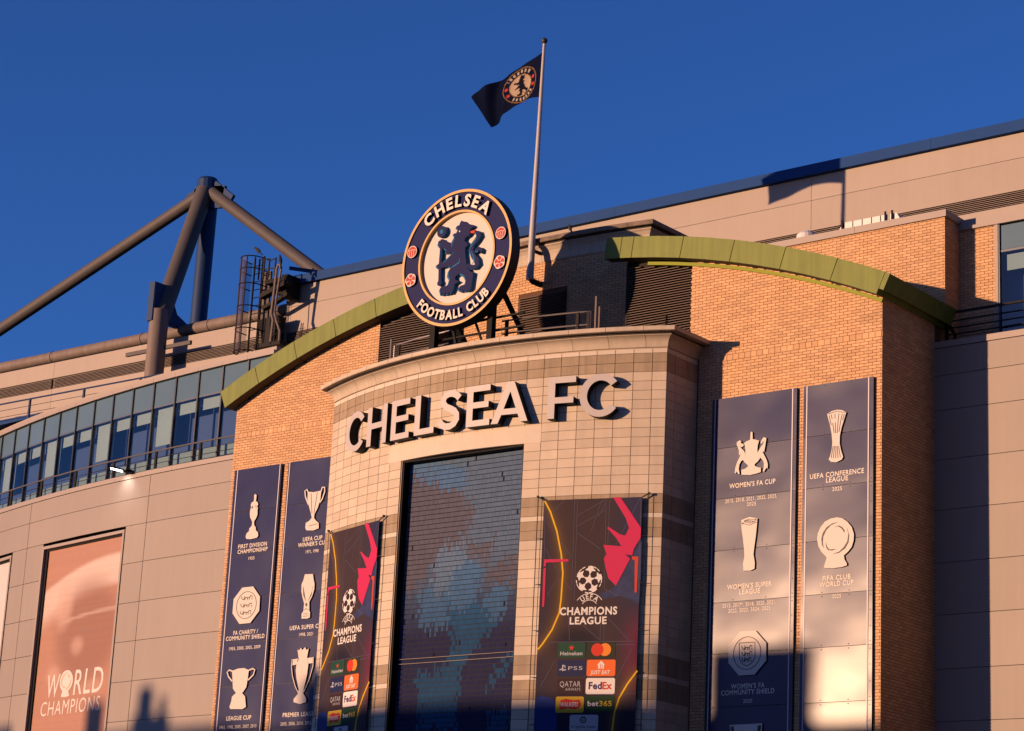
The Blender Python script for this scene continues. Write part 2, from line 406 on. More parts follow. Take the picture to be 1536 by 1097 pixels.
HX = 10.70                                  # half width of the entrance block
AC, ARB, ART = -5.25, 25.63, 26.19          # canopy arch: centre height, soffit and top radius
arch = lambda x, r: AC+math.sqrt(max(0, r*r-x*x))
PANELS = [(-10.50, -8.61), (-8.35, -6.02), (6.03, 8.44), (8.63, 10.52)]

# ------------------------------------------------------------------ front brick block
blk = thing('brick_block', (0, 1, 0), 'orange brick entrance block with arched top behind the stone tower', 'building')
mb = MB(); fr = yframe(.014)
for x0, x1 in ((-HX+.014, -5.25), (5.25, HX-.014)):
    xs = [x0+(x1-x0)*i/14 for i in range(15)]
    mb.plate(fr, [[(x0, 0), (x1, 0)]+[(x, arch(x, ARB+.12)) for x in reversed(xs)]], -2.75, 0, 'mortar')
mb.box(-5.249, 5.249, .014, 2.74, 0, 17.30, 'mortar'); mb.box(-5.249, 5.249, 2.2, 2.43, 17.3, 20.0, 'louvre_back')
mb.build('wall_core', blk)
holes = [(a, b, 0, 16.02) for a, b in PANELS]+[(-5.55, 5.55, 0, 17.25), (-5.25, 5.25, 17.2, 30)]
brickwork(blk, flat((0, .014, 0), (1, 0, 0), (0, -1, 0)), -HX, HX, 5.995, 21, holes, lambda x: arch(x, ARB)-.02, lambda u, z: u > 5.2 and z > 16.1, 300, soldier=17.09)
brickwork(blk, flat((HX-.014, 0, 0), (0, 1, 0), (1, 0, 0)), .014, 2.53, 5.995, 18.6, (), lambda u: 18.4, None, soldier=17.09)
def louvre(parent, name, x0, x1, z0, z1, Y, pitch=.075, zt=None, mt='louvre'):
    """recessed louvre: dark back, frame, one mesh per slat"""
    mb = MB(); mb.box(x0, x1, Y+.12, Y+.16, z0, z1, 'louvre_back'); lv = mb.build(name, parent)
    n = int((z1-z0)/pitch); w2 = (x1-x0)/2; me = None
    for k in range(n):
        z = z0+pitch*(k+.5)
        a, b = x0, x1
        if zt:
            while a < x1 and z > zt(a): a += .05
            while b > x0 and z > zt(b): b -= .05
            if b-a < .1: continue
        if me is None or abs((b-a)-w2*2) > 1e-3:
            w = (b-a)/2; t = .006
            P = [(0, .045, .028), (0, -.045, -.022), (0, -.045, -.034), (0, .045, .016)]
            me2 = bpy.data.meshes.new('slat'); me2.from_pydata([(-w, p[1], p[2]) for p in P]+[(w, p[1], p[2]) for p in P], [], [(0,1,5,4),(1,2,6,5),(2,3,7,6),(3,0,4,7),(0,3,2,1),(4,5,6,7)])
            me2.materials.append(MATS[mt]); me2.update()
            if abs((b-a)-w2*2) < 1e-3: me = me2
        else: me2 = me
        o = link('slat', me2, lv, Matrix.Translation(((a+b)/2, Y+.05, z)))
    return lv
for s in (-1, 1):
    xa, xb = sorted((s*3.28, s*5.248)); louvre(blk, 'louvre', xa, xb, 17.32, 20.1, .0, .066, lambda x: arch(x, ARB)-.12)
for s in (-1, 1): mb = MB(); xa, xb = sorted((s*3.28, s*3.22)); mb.box(xa, xb, .0, 1.6, 17.30, 20.15, 'louvre_back'); mb.build('recess_cheek', blk)

# ------------------------------------------------------------------ brick turret set back between the louvres, with its own stone cap
tur = thing('brick_turret', (0, 1.5, 17.3), 'recessed curved brick turret with stone cap behind the round crest', 'building')
DC, DR = (0, 21.56), 21.0
mb = MB(); pth = arcpts(DC, DR-.014, -3.4/DR, 3.4/DR, 10)
mb.add([(p[0], p[1], 17.3) for p in pth]+[(p[0], p[1], 20.92) for p in pth], [(i, i+1, 12+i, 11+i) for i in range(10)], 'mortar')
mb.box(-3.35, 3.35, 1.2, 3.4, 17.31, 21.2, 'mortar'); mb.build('wall_core', tur)
def dplace(u):
    a = u/DR; return (DC[0]+(DR-.014)*sin(a), DC[1]-(DR-.014)*cos(a), Vector((cos(a), sin(a), 0)), Vector((sin(a), -cos(a), 0)))
brickwork(tur, dplace, -3.25, 3.25, 17.9, 20.9, [(-.78, .86, 17, 20.03)], None, lambda u, z: u > -2.9, 300)
louvre(tur, 'louvre', -.76, .84, 17.6, 20.02, .50, .066)
prof = [(-.02, 20.86), (.02, 20.86), (.03, 20.90), (.05, 21.02), (.09, 21.13), (.15, 21.21), (.20, 21.25), (.20, 21.27), (-.02, 21.27)]
slab = [(-.3, 21.32), (.31, 21.32), (.32, 21.33), (.32, 21.445), (-.3, 21.45)]
pth = [(-3.3, 3.4)]+arcpts(DC, DR, -3.3/DR, 3.3/DR, 14)+[(3.3, 3.4)]
mb = MB(); sweep(mb, pth, [(-.02, 21.271), (.19, 21.271), (.19, 21.319), (-.02, 21.319)], 0, 16, 'slab_shade'); mb.build('shade_strip', tur)  # dark strip paints the shade line below the turret slab
for i in range(0, 16, 2):
    mb = MB(); sweep(mb, pth, prof, i, min(i+2, 16), 'cornice', .008); mb.build('cornice_block', tur)
    mb = MB(); sweep(mb, pth, slab, i, min(i+2, 16), 'coping_dark', .008); mb.build('coping_slab', tur)

# ------------------------------------------------------------------ stone tower
TC, TR = (0, 10.45), 13.0
tw = thing('stone_tower', (0, -1, 0), 'curved pale stone tower clad in square tiles carrying the big letters', 'building')
arcp = lambda s, d=0.0: (TC[0]+(TR+d)*sin(s/TR), TC[1]-(TR+d)*cos(s/TR))
AL, AR = -5.70, 5.70; DL, DRt, DTOP = -1.955, 2.045, 14.96
mb = MB()
def sector(a0, a1, z0, z1, n, back=.02):
    P = [arcp(a0+(a1-a0)*i/n, -.02) for i in range(n+1)]; Q = [(P[0][0], back)]+[(p[0], back) for p in P[1:]]
    V = [(p[0], p[1], z0) for p in P]+[(p[0], p[1], z1) for p in P]+[(q[0], q[1], z0) for q in Q]+[(q[0], q[1], z1) for q in Q]; k = n+1; Fc = []
    for i in range(n):
        Fc += [(i, i+1, k+i+1, k+i), (k+i, k+i+1, 3*k+i+1, 3*k+i), (i+1, i, 2*k+i, 2*k+i+1)]
    Fc += [(0, k, 3*k, 2*k), (n, 2*k+n, 3*k+n, k+n)]
    mb.add(V, Fc, 'stone_joint')
sector(AL, DL, 0, DTOP, 10); sector(DRt, AR, 0, DTOP, 10); sector(AL, AR, DTOP, 17.228, 28)
mb.build('tower_core', tw)
mb = MB(); P = [arcp(AL+(AR-AL)*i/28) for i in range(29)]
mb.add([(p[0], p[1], 17.60) for p in P]+[(AR-.2, .3, 17.60), (AL+.2, .3, 17.60)], [tuple(range(31))], 'roof_felt'); mb.build('tower_roof', tw)
# rows of facing tiles
rows = [(17.085, 17.20, 'stone_pale')]; z = 17.085
for k in range(2): rows.append((z-.235, z, 'stone_dark')); z -= .235
for k in range(13): rows.append((z-.2333, z, 'stone')); z -= .2333
def bands(z):
    for k in range(2): rows.append((z-.235, z, 'stone_dark')); z -= .235
    rows.append((z-.125, z, 'stone_pale')); z -= .125
    for k in range(2): rows.append((z-.235, z, 'stone_dark')); z -= .235
    return z
z = bands(z)
for k in range(12): rows.append((z-.2333, z, 'stone')); z -= .2333
z = bands(z)
for k in range(14): rows.append((z-.2333, z, 'stone')); z -= .2333
cols = [-.1-.47*k for k in range(11, -1, -1)]+[.167+.47*k for k in range(12)]
cols = [AL]+cols+[AR]
TILE = {}
def tile_mesh(wd, h, mt):
    k = (round(wd, 3), round(h, 3), mt)
    if k not in TILE:
        a, b, g, t = wd/2-.0045, h/2-.0025, .003, .020
        me = bpy.data.meshes.new('facing_tile')
        V = [(-a,0,-b),(a,0,-b),(a,0,b),(-a,0,b),(-a+g,-t,-b+g),(a-g,-t,-b+g),(a-g,-t,b-g),(-a+g,-t,b-g)]
        me.from_pydata(V, [], [(4,5,6,7),(0,1,5,4),(1,2,6,5),(2,3,7,6),(3,0,4,7)]); me.materials.append(MATS[mt]); me.update(); TILE[k] = me
    return TILE[k]
tiles = []
for z0, z1, mt in rows:
    for c0, c1 in zip(cols, cols[1:]):
        a, b = c0, c1
        if z0 < DTOP-.02:
            if a >= DL-.05 and b <= DRt+.05: continue
            if a < DL < b: b = DL
            if a < DRt < b: a = DRt
            if b-a < .04: continue
        if DTOP-.02 < z0 and z1 < 15.42 and a > -2.5 and b < 2.56: continue       # the lintel
        tiles.append((a, b, z0, z1, mt))
def tkey(t):
    x, y = arcp((t[0]+t[1])/2); vis = 0 if t[2] > 6.8 else 500
    if 2.75 < (t[0]+t[1])/2 < 5.15 and t[3] < 13.3: vis = 300                      # behind a banner
    return (Vector((x, y, t[2]))-CAM).length+vis
tiles.sort(key=tkey)
fld = MB()
for i, (a, b, z0, z1, mt) in enumerate(tiles):
    s = (a+b)/2; x, y = arcp(s, -.018); ang = s/TR
    mw = Matrix.Translation((x, y, (z0+z1)/2)) @ Matrix.Rotation(ang, 4, 'Z')
    me = tile_mesh(b-a, z1-z0, mt)
    if i < 300: link('facing_tile', me, tw, mw)
    else: fld.add([mw @ v.co for v in me.vertices], [tuple(p.vertices) for p in me.polygons], mt)
# tiles on the two return walls
for sx in (-1, 1):
    X = sx*(arcp(AR)[0]-.020); ys = [arcp(AR)[1]+.02, -.96, -.49, -.02]
    for z0, z1, mt in rows:
        for y0, y1 in zip(ys, ys[1:]):
            mw = Matrix.Translation((X, (y0+y1)/2, (z0+z1)/2)) @ Matrix.Rotation(sx*PI/2, 4, 'Z')
            me = tile_mesh(y1-y0, z1-z0, mt); fld.add([mw @ v.co for v in me.vertices], [tuple(p.vertices) for p in me.polygons], mt)
o = fld.build('tile_facing', tw); o['kind'] = 'stuff'
mb = MB(); P = [(-2.49, 0)]; n = 12
pl = [arcp(-2.49+(5.01)*i/n) for i in range(n+1)]
sweep(mb, pl, [(-.05, 14.965), (.008, 14.965), (.008, 15.405), (-.05, 15.405)], 0, n, 'stone_pale'); mb.build('lintel', tw)
# cornice and coping
cx = arcp(AR)[0]; cyy = arcp(AR)[1]
pth = [(-cx, .0)]+[arcp(s) for s in [AL]+[-5.17+.94*k for k in range(12)]+[AR]]+[(cx, .0)]
fine = [(-cx, .013)]; mark = [0]
base = [AL]+[-5.17+.94*k for k in range(12)]+[AR]
for a, b in zip(base, base[1:]):
    for k in range(4): fine.append(arcp(a+(b-a)*k/4))
    mark.append(len(fine)-4)
fine.append(arcp(AR)); mark.append(len(fine)-1); fine.append((cx, .013)); mark.append(len(fine)-1)
prof = [(-.03, 17.232), (.012, 17.232), (.018, 17.25), (.035, 17.33), (.075, 17.41), (.14, 17.47), (.195, 17.492), (.195, 17.505), (-.03, 17.505)]
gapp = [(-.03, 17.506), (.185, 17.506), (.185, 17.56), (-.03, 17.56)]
slab = [(-.4, 17.561), (.34, 17.561), (.355, 17.572), (.355, 17.672), (-.4, 17.676)]
for a, b in zip(mark, mark[1:]):
    if b <= a: continue
    mb = MB(); sweep(mb, fine, prof, a, b, 'cornice', .010); mb.build('cornice_block', tw, True)
    mb = MB(); sweep(mb, fine, slab, a, b, 'cornice', .010); mb.build('coping_slab', tw)
mb = MB(); sweep(mb, fine, gapp, 0, len(fine)-1, 'slab_shade'); mb.build('shade_strip', tw)  # dark strip paints the shade line below the tower slab

# ------------------------------------------------------------------ mosaic screen in the doorway recess
MOS = json.loads('''[["brown",[[-1.97,14.88],[-1.53,14.48],[-0.79,14.21],[-0.17,14.06],[0.12,13.69],[0.44,13.46],[0.16,13.08],[0.11,12.81],[-0.76,12.61],[-1.31,11.64],[-1.94,11.68],[-2.0,14.18]]],["blue1",[[-1.97,14.95],[-0.04,14.7],[0.01,14.04],[-0.79,14.21],[-1.62,14.49]]],["blue2",[[-1.37,13.56],[-0.75,13.57],[-0.64,13.29],[-1.08,13.29]]],["steel",[[-0.84,12.48],[0.02,12.65],[0.21,12.33],[-0.27,11.83],[-0.58,11.31],[-0.86,11.6]]],["brown",[[0.02,12.61],[1.04,12.66],[0.82,12.21],[0.21,12.33]]],["brown",[[0.75,11.95],[1.82,12.26],[1.83,11.41],[1.03,11.6]]],["blue3",[[-0.64,12.13],[-0.05,12.35],[0.74,12.09],[0.7,11.49],[0.31,10.99],[-0.39,11.03]]],["blue3",[[-1.39,11.58],[-0.87,11.71],[-0.51,11.58],[-0.36,10.63],[-0.78,10.46],[-1.23,10.69]]],["blue3",[[0.87,11.41],[1.28,11.58],[1.63,11.36],[1.58,10.84],[1.18,10.6],[0.73,10.96]]],["blue4",[[-0.39,11.03],[0.89,11.21],[1.26,10.59],[0.79,10.17],[0.31,9.73],[0.09,9.48],[0.19,8.96],[0.09,8.57],[-1.07,8.62],[-1.27,9.49],[-0.36,9.57],[-0.15,10.22]]],["blue4",[[0.83,8.9],[1.18,9.36],[1.85,9.88],[1.86,9.59],[1.35,9.23]]],["blue4",[[-1.07,8.62],[0.09,8.57],[0.26,7.98],[-1.11,8.03]]],["blue4",[[1.23,8.46],[1.84,8.56],[1.84,7.93],[1.1,7.95]]]]''')
def inside(p, poly):
    x, y = p; c = False; n = len(poly); j = n-1
    for i in range(n):
        if (poly[i][1] > y) != (poly[j][1] > y) and x < (poly[j][0]-poly[i][0])*(y-poly[i][1])/(poly[j][1]-poly[i][1])+poly[i][0]: c = not c
        j = i
    return c
MC = {'brown': (.074, .074, .105), 'blue1': (.056, .118, .235), 'blue2': (.050, .118, .235), 'steel': (.080, .130, .215), 'blue3': (.045, .108, .22), 'blue4': (.022, .078, .175)}
scr = thing('mosaic_screen', (0, -2.1, 6), 'tall blue grey mosaic picture of small hanging tiles in the tower doorway', 'mosaic')
mb = MB(); XL, XR = arcp(DL)[0]+.003, arcp(DRt)[0]-.003
mb.box(XL, XR, -2.10, -2.05, 5.5, DTOP-.003, 'mosaic_back'); mb.build('backing', scr)
mb = MB()
mb.box(XL, XL+.05, -2.36, -2.10, 5.5, DTOP-.004, 'black_metal'); mb.box(XR-.03, XR, -2.36, -2.10, 5.5, DTOP-.004, 'black_metal'); mb.box(XL+.05, XR-.03, -2.38, -2.10, DTOP-.05, DTOP-.004, 'black_metal'); mb.build('surround', scr)
tv = []; tf = []; tc = []
px, pz = .0545, .126
rnd = random.Random(3)
z = DTOP-.06; rowi = 0
while z > 6.2:
    z1 = z; z0 = z-pz*.88
    x = XL+.06
    while x < XR-.07:
        p = (x+.027+rnd.gauss(0, .09), (z0+z1)/2+rnd.gauss(0, .10))
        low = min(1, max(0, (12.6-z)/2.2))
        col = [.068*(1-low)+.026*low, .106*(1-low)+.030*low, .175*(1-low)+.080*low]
        for nm, poly in MOS:
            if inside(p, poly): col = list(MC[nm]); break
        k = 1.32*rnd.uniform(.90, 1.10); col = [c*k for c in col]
        if rnd.random() < .004: col = [.012, .015, .03]
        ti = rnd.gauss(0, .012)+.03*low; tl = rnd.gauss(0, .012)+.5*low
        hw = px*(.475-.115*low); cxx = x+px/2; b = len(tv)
        # tile swings about its top edge (ti) and twists about its own axis (tl)
        for (sx, zz) in ((-1, z0), (1, z0), (1, z1), (-1, z1)):
            off = (z1-zz)*ti
            tv.append((cxx+sx*hw*cos(tl), -2.14-off+sx*hw*sin(tl), zz))
        tf.append((b, b+1, b+2, b+3)); tc += [(*col, 1)]*4
        x += px
    z -= pz; rowi += 1
me = bpy.data.meshes.new('mosaic_tiles'); me.from_pydata(tv, [], tf); me.materials.append(MATS['mosaic'])
ca = me.color_attributes.new('Col', 'FLOAT_COLOR', 'CORNER')
ca.data.foreach_set('color', [c for q in tc for c in q]); me.update()
o = link('mosaic_tiles', me, scr); o['kind'] = 'stuff'
for zr in (9.86, 9.74):
    mb = MB(); mb.bar((XL+.05, -2.18, zr), (XR-.03, -2.18, zr), .012, .012, 'mosaic_rail'); mb.build('rail', scr)

# ------------------------------------------------------------------ green arched canopies
def canopy(name, x0, x1, xs, label, inner):
    root = thing(name, ((x0+x1)/2, 0, 18), label, 'canopy', 'green arched canopies')
    for a, b in zip(xs, xs[1:]):
        ta, tb = math.asin(a/ART), math.asin(b/ART); mb = MB(); V = []
        back = 3.0 if abs((a+b)/2) > 3.3 else -.01
        for t in (ta+.0004, (ta+tb)/2, tb-.0004):
            for r in (ARB, ART):
                for y in (-.35, back): V.append((r*sin(t), y, AC+r*cos(t)))
        Fc = []
        for k in range(2):
            q = k*4; Fc += [(q, q+4, q+6, q+2), (q+1, q+3, q+7, q+5), (q+2, q+6, q+7, q+3)]
        Fc += [(0, 2, 3, 1), (8, 9, 11, 10)]
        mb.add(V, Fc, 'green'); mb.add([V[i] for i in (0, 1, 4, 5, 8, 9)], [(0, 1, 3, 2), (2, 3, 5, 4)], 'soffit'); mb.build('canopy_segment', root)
    s = 1 if x0 > 0 else -1
    if s < 0: return root
    mb = MB(); n = 16; V = []; a, b = (3.9, 10.66) if s > 0 else (-10.66, -3.9)
    ta, tb = math.asin(a/25.4), math.asin(b/25.4)
    for i in range(n+1):
        t = ta+(tb-ta)*i/n
        for r, y in ((25.51, -.06), (25.595, -.06), (25.595, .02), (25.51, .02)): V.append((r*sin(t), y, AC+r*cos(t)))
    mb.add(V, [(4*i+j, 4*i+4+j, 4*i+4+(j+1)%4, 4*i+(j+1)%4) for i in range(n) for j in range(4)]+[(0,1,2,3), (4*n+3, 4*n+2, 4*n+1, 4*n)], 'green_trim'); mb.build('soffit_trim', root)
    mb = MB(); t = math.asin(10.98/ART)
    P = [(r*sin(c), AC+r*cos(c)) for r, c in ((ARB+.14, t), (ART-.01, t), (ART-.01, t+.005), (ARB+.14, t+.005))]
    mb.plate(yframe(0), [P], -2.95, .345, 'green'); mb.build('end_trim', root); return root
canopy('arched_canopy', 2.8, 11.0, [2.8, 3.30, 3.68, 5.22, 6.75, 8.24, 9.69, 10.98], 'olive green arched canopy on the side with the brick gable lit below it', 0)
canopy('arched_canopy', -11.0, -2.8, [-11.10, -9.75, -8.25, -6.74, -5.21, -3.68, -3.30, -2.8], 'olive green arched canopy sloping down to the glazed curved wing', 0)

# ------------------------------------------------------------------ upper brick block behind the right canopy
ub = thing('upper_brick_block', (7, 4, 17.5), 'set back upper brick block with flat coping above the green canopy', 'building')
mb = MB(); mb.box(3.0, 10.73-.014, 3.014, 8.2, 17.0, 20.95, 'mortar'); mb.build('wall_core', ub)
brickwork(ub, flat((0, 3.014, 0), (1, 0, 0), (0, -1, 0)), 4.5, 10.73, 17.7, 20.93, (), None, lambda u, z: z > arch(u, ART)-.2, 300)
brickwork(ub, flat((10.73-.014, 0, 0), (0, 1, 0), (1, 0, 0)), 3.014, 3.78, 17.7, 20.93, (), None, None)
for k in range(3):
    mb = MB(); a = 3.0+k*2.6; mb.box(a+.004, min(a+2.596, 10.79) if k < 2 else 10.79, 2.94, 8.2, 20.952, 21.13, 'beige_trim'); mb.build('coping', ub)

# ------------------------------------------------------------------ curved left wing
WC, WR = (-11.03, 65.80), 63.02
GC, GR = (-10.31, 71.06), 67.10
wx = lambda X, c, r: r*math.asin((c[0]-X)/r)              # arc length left of the axis
def wp(s, d=0.0, c=WC, r=WR): return (c[0]-(r+d)*sin(s/r), c[1]-(r+d)*cos(s/r))
wing = thing('curved_wing', (-20, 5, 0), 'beige panelled curved wing with a glazed top storey left of the brick', 'building')
ZS = [17.42, 16.73, 15.86, 14.615, 13.33, 12.09, 10.82, 9.575, 8.33, 7.08, 5.8]
def curved(name, s0, s1, z0, z1, t, mt, parent, c=WC, r=WR, d=0.0, gap=.012):
    mb = MB(); n = max(2, int((s1-s0)/1.2)); P = [wp(s1-gap-(s1-s0-2*gap)*i/n, 0, c, r) for i in range(n+1)]
    sweep(mb, P, [(d-t, z0+gap*.6), (d, z0+gap*.6), (d, z1-gap*.6), (d-t, z1-gap*.6)], 0, n, mt)
    return mb.build(name, parent)
S0 = wx(-10.5, WC, WR); SV = [S0, wx(-17.69, WC, WR), wx(-24.96, WC, WR), wx(-32.3, WC, WR), wx(-39.5, WC, WR)]
curved('wall_core', S0, SV[-1], 0, 17.40, .5, 'seam', wing, d=-.26, gap=0)
for i in range(4):
    a, b = SV[i], SV[i+1]
    for k in range(len(ZS)-1):
        z1, z0 = ZS[k], ZS[k+1]
        if i == 0 or z1 > 15.9: curved('cladding_panel', a, b, z0, z1, .05, 'beige', wing)
        elif i == 1:
            curved('cladding_panel', a, wx(-18.80, WC, WR), z0, z1, .05, 'beige', wing); curved('cladding_panel', wx(-23.80, WC, WR), b, z0, z1, .05, 'beige', wing)
        elif i == 2: curved('cladding_panel', a, wx(-26.02, WC, WR), z0, z1, .05, 'beige', wing); curved('cladding_panel', wx(-31.1, WC, WR), b, z0, z1, .05, 'beige', wing)
        else: curved('cladding_panel', a, b, z0, z1, .05, 'beige', wing)
cs = S0
while cs < SV[-1]-.1:
    e = min(cs+3.05, SV[-1]); curved('coping', cs, e, 17.425, 17.58, .32, 'beige_trim', wing, d=.03, gap=.003); cs = e
curved('terrace', S0, SV[-1], 17.30, 17.40, 1.9, 'roof_felt', wing, d=-.33, gap=0)
# glazed storey
gs = [5.53+1.235*k for k in range(-2, 15)]
curved('spandrel_back', gs[0], gs[-1], 17.40, 21.04, .1, 'room', wing, GC, GR, d=-.55, gap=0)
curved('inner_sill', gs[0], gs[-1], 17.42, 18.50, .06, 'sill_pale', wing, GC, GR, d=-.25, gap=0)
curved('floor_edge', gs[0], gs[-1], 21.0, 21.05, .5, 'room', wing, GC, GR, d=-.05, gap=0)
for k in range(len(gs)-1):
    a, b = gs[k], gs[k+1]
    pa, pb = Vector((*wp(b, 0, GC, GR), 0)), Vector((*wp(a, 0, GC, GR), 0)); ud = (pb-pa).normalized(); n = Vector((ud.y, -ud.x, 0)); Lw = (pb-pa).length
    fr = frame(pa, ud, n)
    mb = MB(); mb.plate(fr, [[(.02, 20.22), (Lw-.02, 20.22), (Lw-.02, 21.03), (.02, 21.03)]], -.02, 0, 'spandrel'); mb.build('spandrel_pane', wing)
    mb = MB(); mb.plate(fr, [[(.02, 17.42), (Lw-.02, 17.42), (Lw-.02, 20.165), (.02, 20.165)]], 0, 0, 'glass'); mb.build('window_pane', wing)
    mb = MB(); mb.plate(fr, [[(0, 20.17), (Lw, 20.17), (Lw, 20.215), (0, 20.215)]], -.06, .01, 'inner_frame'); mb.build('transom', wing)
    mb = MB(); zb = 18.87 if (k-2) % 3 == 2 else 19.765
    if k != 1: mb.plate(fr, [[(.11, zb), (Lw-.04, zb), (Lw-.04, 20.14), (.11, 20.14)]], -.16, -.14, 'blind'); mb.build('blind', wing)
    mb = MB(); mb.plate(fr, [[(-.028, 17.42), (.028, 17.42), (.028, 21.04), (-.028, 21.04)]], -.10, .05, 'mullion'); mb.build('mullion', wing)
cs = gs[0]
while cs < gs[-1]-.05:
    e = min(cs+1.235, gs[-1]); curved('parapet', cs, e, 21.055, 21.20, .5, 'beige_trim', wing, GC, GR, d=.10, gap=.003); cs = e
curved('parapet_cap', gs[0], gs[-1], 21.205, 21.33, .4, 'roof_beige', wing, GC, GR, d=.0, gap=0)
mb = MB(); P = [wp(s, -.3, GC, GR) for s in gs]
mb.add([(p[0], p[1], 21.28) for p in P]+[(p[0], 9.6, 21.28) for p in P], [(i+1, i, len(P)+i, len(P)+i+1) for i in range(len(P)-1)], 'roof_beige'); mb.build('wing_roof', wing)
# terrace railing
rl = thing('terrace_railing', (-20, 3.7, 17.58), 'thin metal railing along the top edge of the curved beige wing', 'railing')
ss = [wx(X, WC, WR) for X in (-10.8, -13.2, -15.48, -17.75, -20.10, -22.42, -24.73, -27.0, -29.3, -31.6, -33.9)]
for s in ss:
    mb = MB(); p = wp(s, -.18); q = wp(s+.05, -.18); mb.bar((*p, 17.45), (*p, 18.22), .055, .09, 'black_metal'); mb.build('post', rl)
for zz, r_, mt in ((18.25, .026, 'steel'), (18.02, .010, 'dark_steel'), (17.83, .010, 'dark_steel'), (17.66, .010, 'dark_steel')):
    mb = MB(); mb.tube([(*wp(ss[0]+(ss[-1]-ss[0])*i/40, -.18), zz) for i in range(41)], r_, mt, 6); mb.build('rail', rl)
# ------------------------------------------------------------------ portrait banners on the curved wing
def chord(X0, X1, d):
    a, b = wp(wx(X0, WC, WR), d), wp(wx(X1, WC, WR), d); a, b = Vector((*a, 0)), Vector((*b, 0)); u = (b-a).normalized(); return a, u, (b-a).length
def soft(x, lo, hi): t = min(1, max(0, (x-lo)/(hi-lo))); return t*t*(3-2*t)
def portrait(X0, X1, ztop, zbot, label, painted):
    a, u, Lw = chord(X0, X1, -.12); n = Vector((u.y, -u.x, 0)); fr = frame(a, u, n)
    root = thing('wall_banner', (a.x+u.x*Lw/2, a.y, zbot), label, 'banner')
    mb = MB(); t = .10
    for pl in ([(-t, ztop+.0), (Lw+t, ztop), (Lw+t, ztop+t), (-t, ztop+t)], [(-t, zbot), (-.002, zbot), (-.002, ztop-.002), (-t, ztop-.002)], [(Lw+.002, zbot), (Lw+t, zbot), (Lw+t, ztop-.002), (Lw+.002, ztop-.002)]):
        mb.plate(fr, [pl], -.05, .15, 'beige_trim')
    mb.build('frame', root)
    mb = MB(); mb.plate(fr, [[(0, zbot), (.13, zbot), (.13, ztop-.003), (0, ztop-.003)]], -.02, .05, 'black_metal'); mb.plate(fr, [[(.131, ztop-.06), (Lw, ztop-.06), (Lw, ztop-.003), (.131, ztop-.003)]], -.02, .05, 'black_metal'); mb.build('recess_shade', root)  # black strips stand in for the shade inside the banner recess
    if not painted:
        mb = MB(); mb.plate(fr, [[(.13, zbot), (Lw, zbot), (Lw, ztop-.06), (.13, ztop-.06)]], -.01, 0, 'pale_print'); mb.build('printed_sheet', root); return
    nx, nz = 90, 130; V = []; C = []; H = ztop-.06-zbot
    A, B, Dk, Sh = (.40, .185, .115), (.60, .45, .385), (.23, .082, .040), (.56, .36, .28)
    mixc = lambda p, q, t: tuple(p[i]*(1-t)+q[i]*t for i in range(3))
    rng = random.Random(5); st = [rng.uniform(-1, 1) for _ in range(400)]
    for j in range(nz+1):
        for i in range(nx+1):
            x = i/nx; z = ztop-.06-H*j/nz; V.append(fr(.13+(Lw-.13)*x, z, 0)); y = (ztop-z)/4.9          # y: 0 top, 1 just above the wording
            c = A
            hat = y-(.10+.22*(x-.95)**2*.9)                                                     # pale cap sweeping over the head
            c = mixc(c, B, soft(hat, 0, .035)*(1-soft(hat, .14+.06*x, .24+.1*(1-x))))
            dx, dy = (x-.62)/.50, (y-.62)/.42; rr = math.hypot(dx, dy)
            c = mixc(c, Dk, .75*(1-soft(rr, .55, 1.05)))
            c = mixc(c, Sh, .65*(1-soft(math.hypot((x-.28)/.16, (y-.42)/.22), .3, 1)))
            c = mixc(c, Sh, .55*(1-soft(math.hypot((x-.50)/.12, (y-.70)/.09), .2, 1)))
            c = mixc(c, Sh, .50*(1-soft(math.hypot((x-.22)/.13, (y-.88)/.10), .2, 1)))
            c = mixc(c, (.24, .12, .08), .55*(1-soft(math.hypot((x-.58)/.12, (y-.60)/.035), .3, 1)))
            c = mixc(c, Sh, .35*(1-soft(math.hypot((x-.75)/.2, (y-.98)/.06), .2, 1)))
            lip = abs(y-(.535-.05*math.sin((x-.2)*2.2))); c = mixc(c, B, .5*(1-soft(lip, .004, .016))*soft(x, .2, .4))
            k = 1+.035*st[(j*3) % 400]+.02*st[(j+i*7) % 400]; C.append(tuple(v*k for v in c))
    me = bpy.data.meshes.new('printed_sheet'); W1 = nx+1
    me.from_pydata(V, [], [(j*W1+i, (j+1)*W1+i, (j+1)*W1+i+1, j*W1+i+1) for j in range(nz) for i in range(nx)]); me.materials.append(MATS['portrait'])
    ca = me.color_attributes.new('Col', 'FLOAT_COLOR', 'POINT'); ca.data.foreach_set('color', [v for c in C for v in (*c, 1)]); me.update()
    link('printed_sheet', me, root)
    mb = MB()
    put_text(mb, fr, 'W', .85, 1.62, 10.62, .74, .004, 'portrait_text', .004, .06); put_text(mb, fr, 'RLD', 2.55, 4.28, 10.62, .80, .004, 'portrait_text', .004, .06)
    put_text(mb, fr, 'CHAMPIONS', .62, 4.22, 10.03, .46, .004, 'portrait_text', -.004, .05); mb.build('lettering', root)
    mb = MB(); P = TR_['disc_cup']['o'][0]; xs = [p[0] for p in P]; zs = [p[1] for p in P]; cxm = (min(xs)+max(xs))/2; czm = min(zs)
    mb.plate(fr, [[((p[0]-cxm)*.82+2.06, (p[1]-czm)*.74+10.58) for p in P]], 0, .004, 'portrait_text')
    for q in TR_['disc_cup']['d']: mb.plate(fr, [[((p[0]-cxm)*.82+2.06, (p[1]-czm)*.74+10.58) for p in q]], 0, .006, 'b_mcorange')
    mb.build('cup_emblem', root)
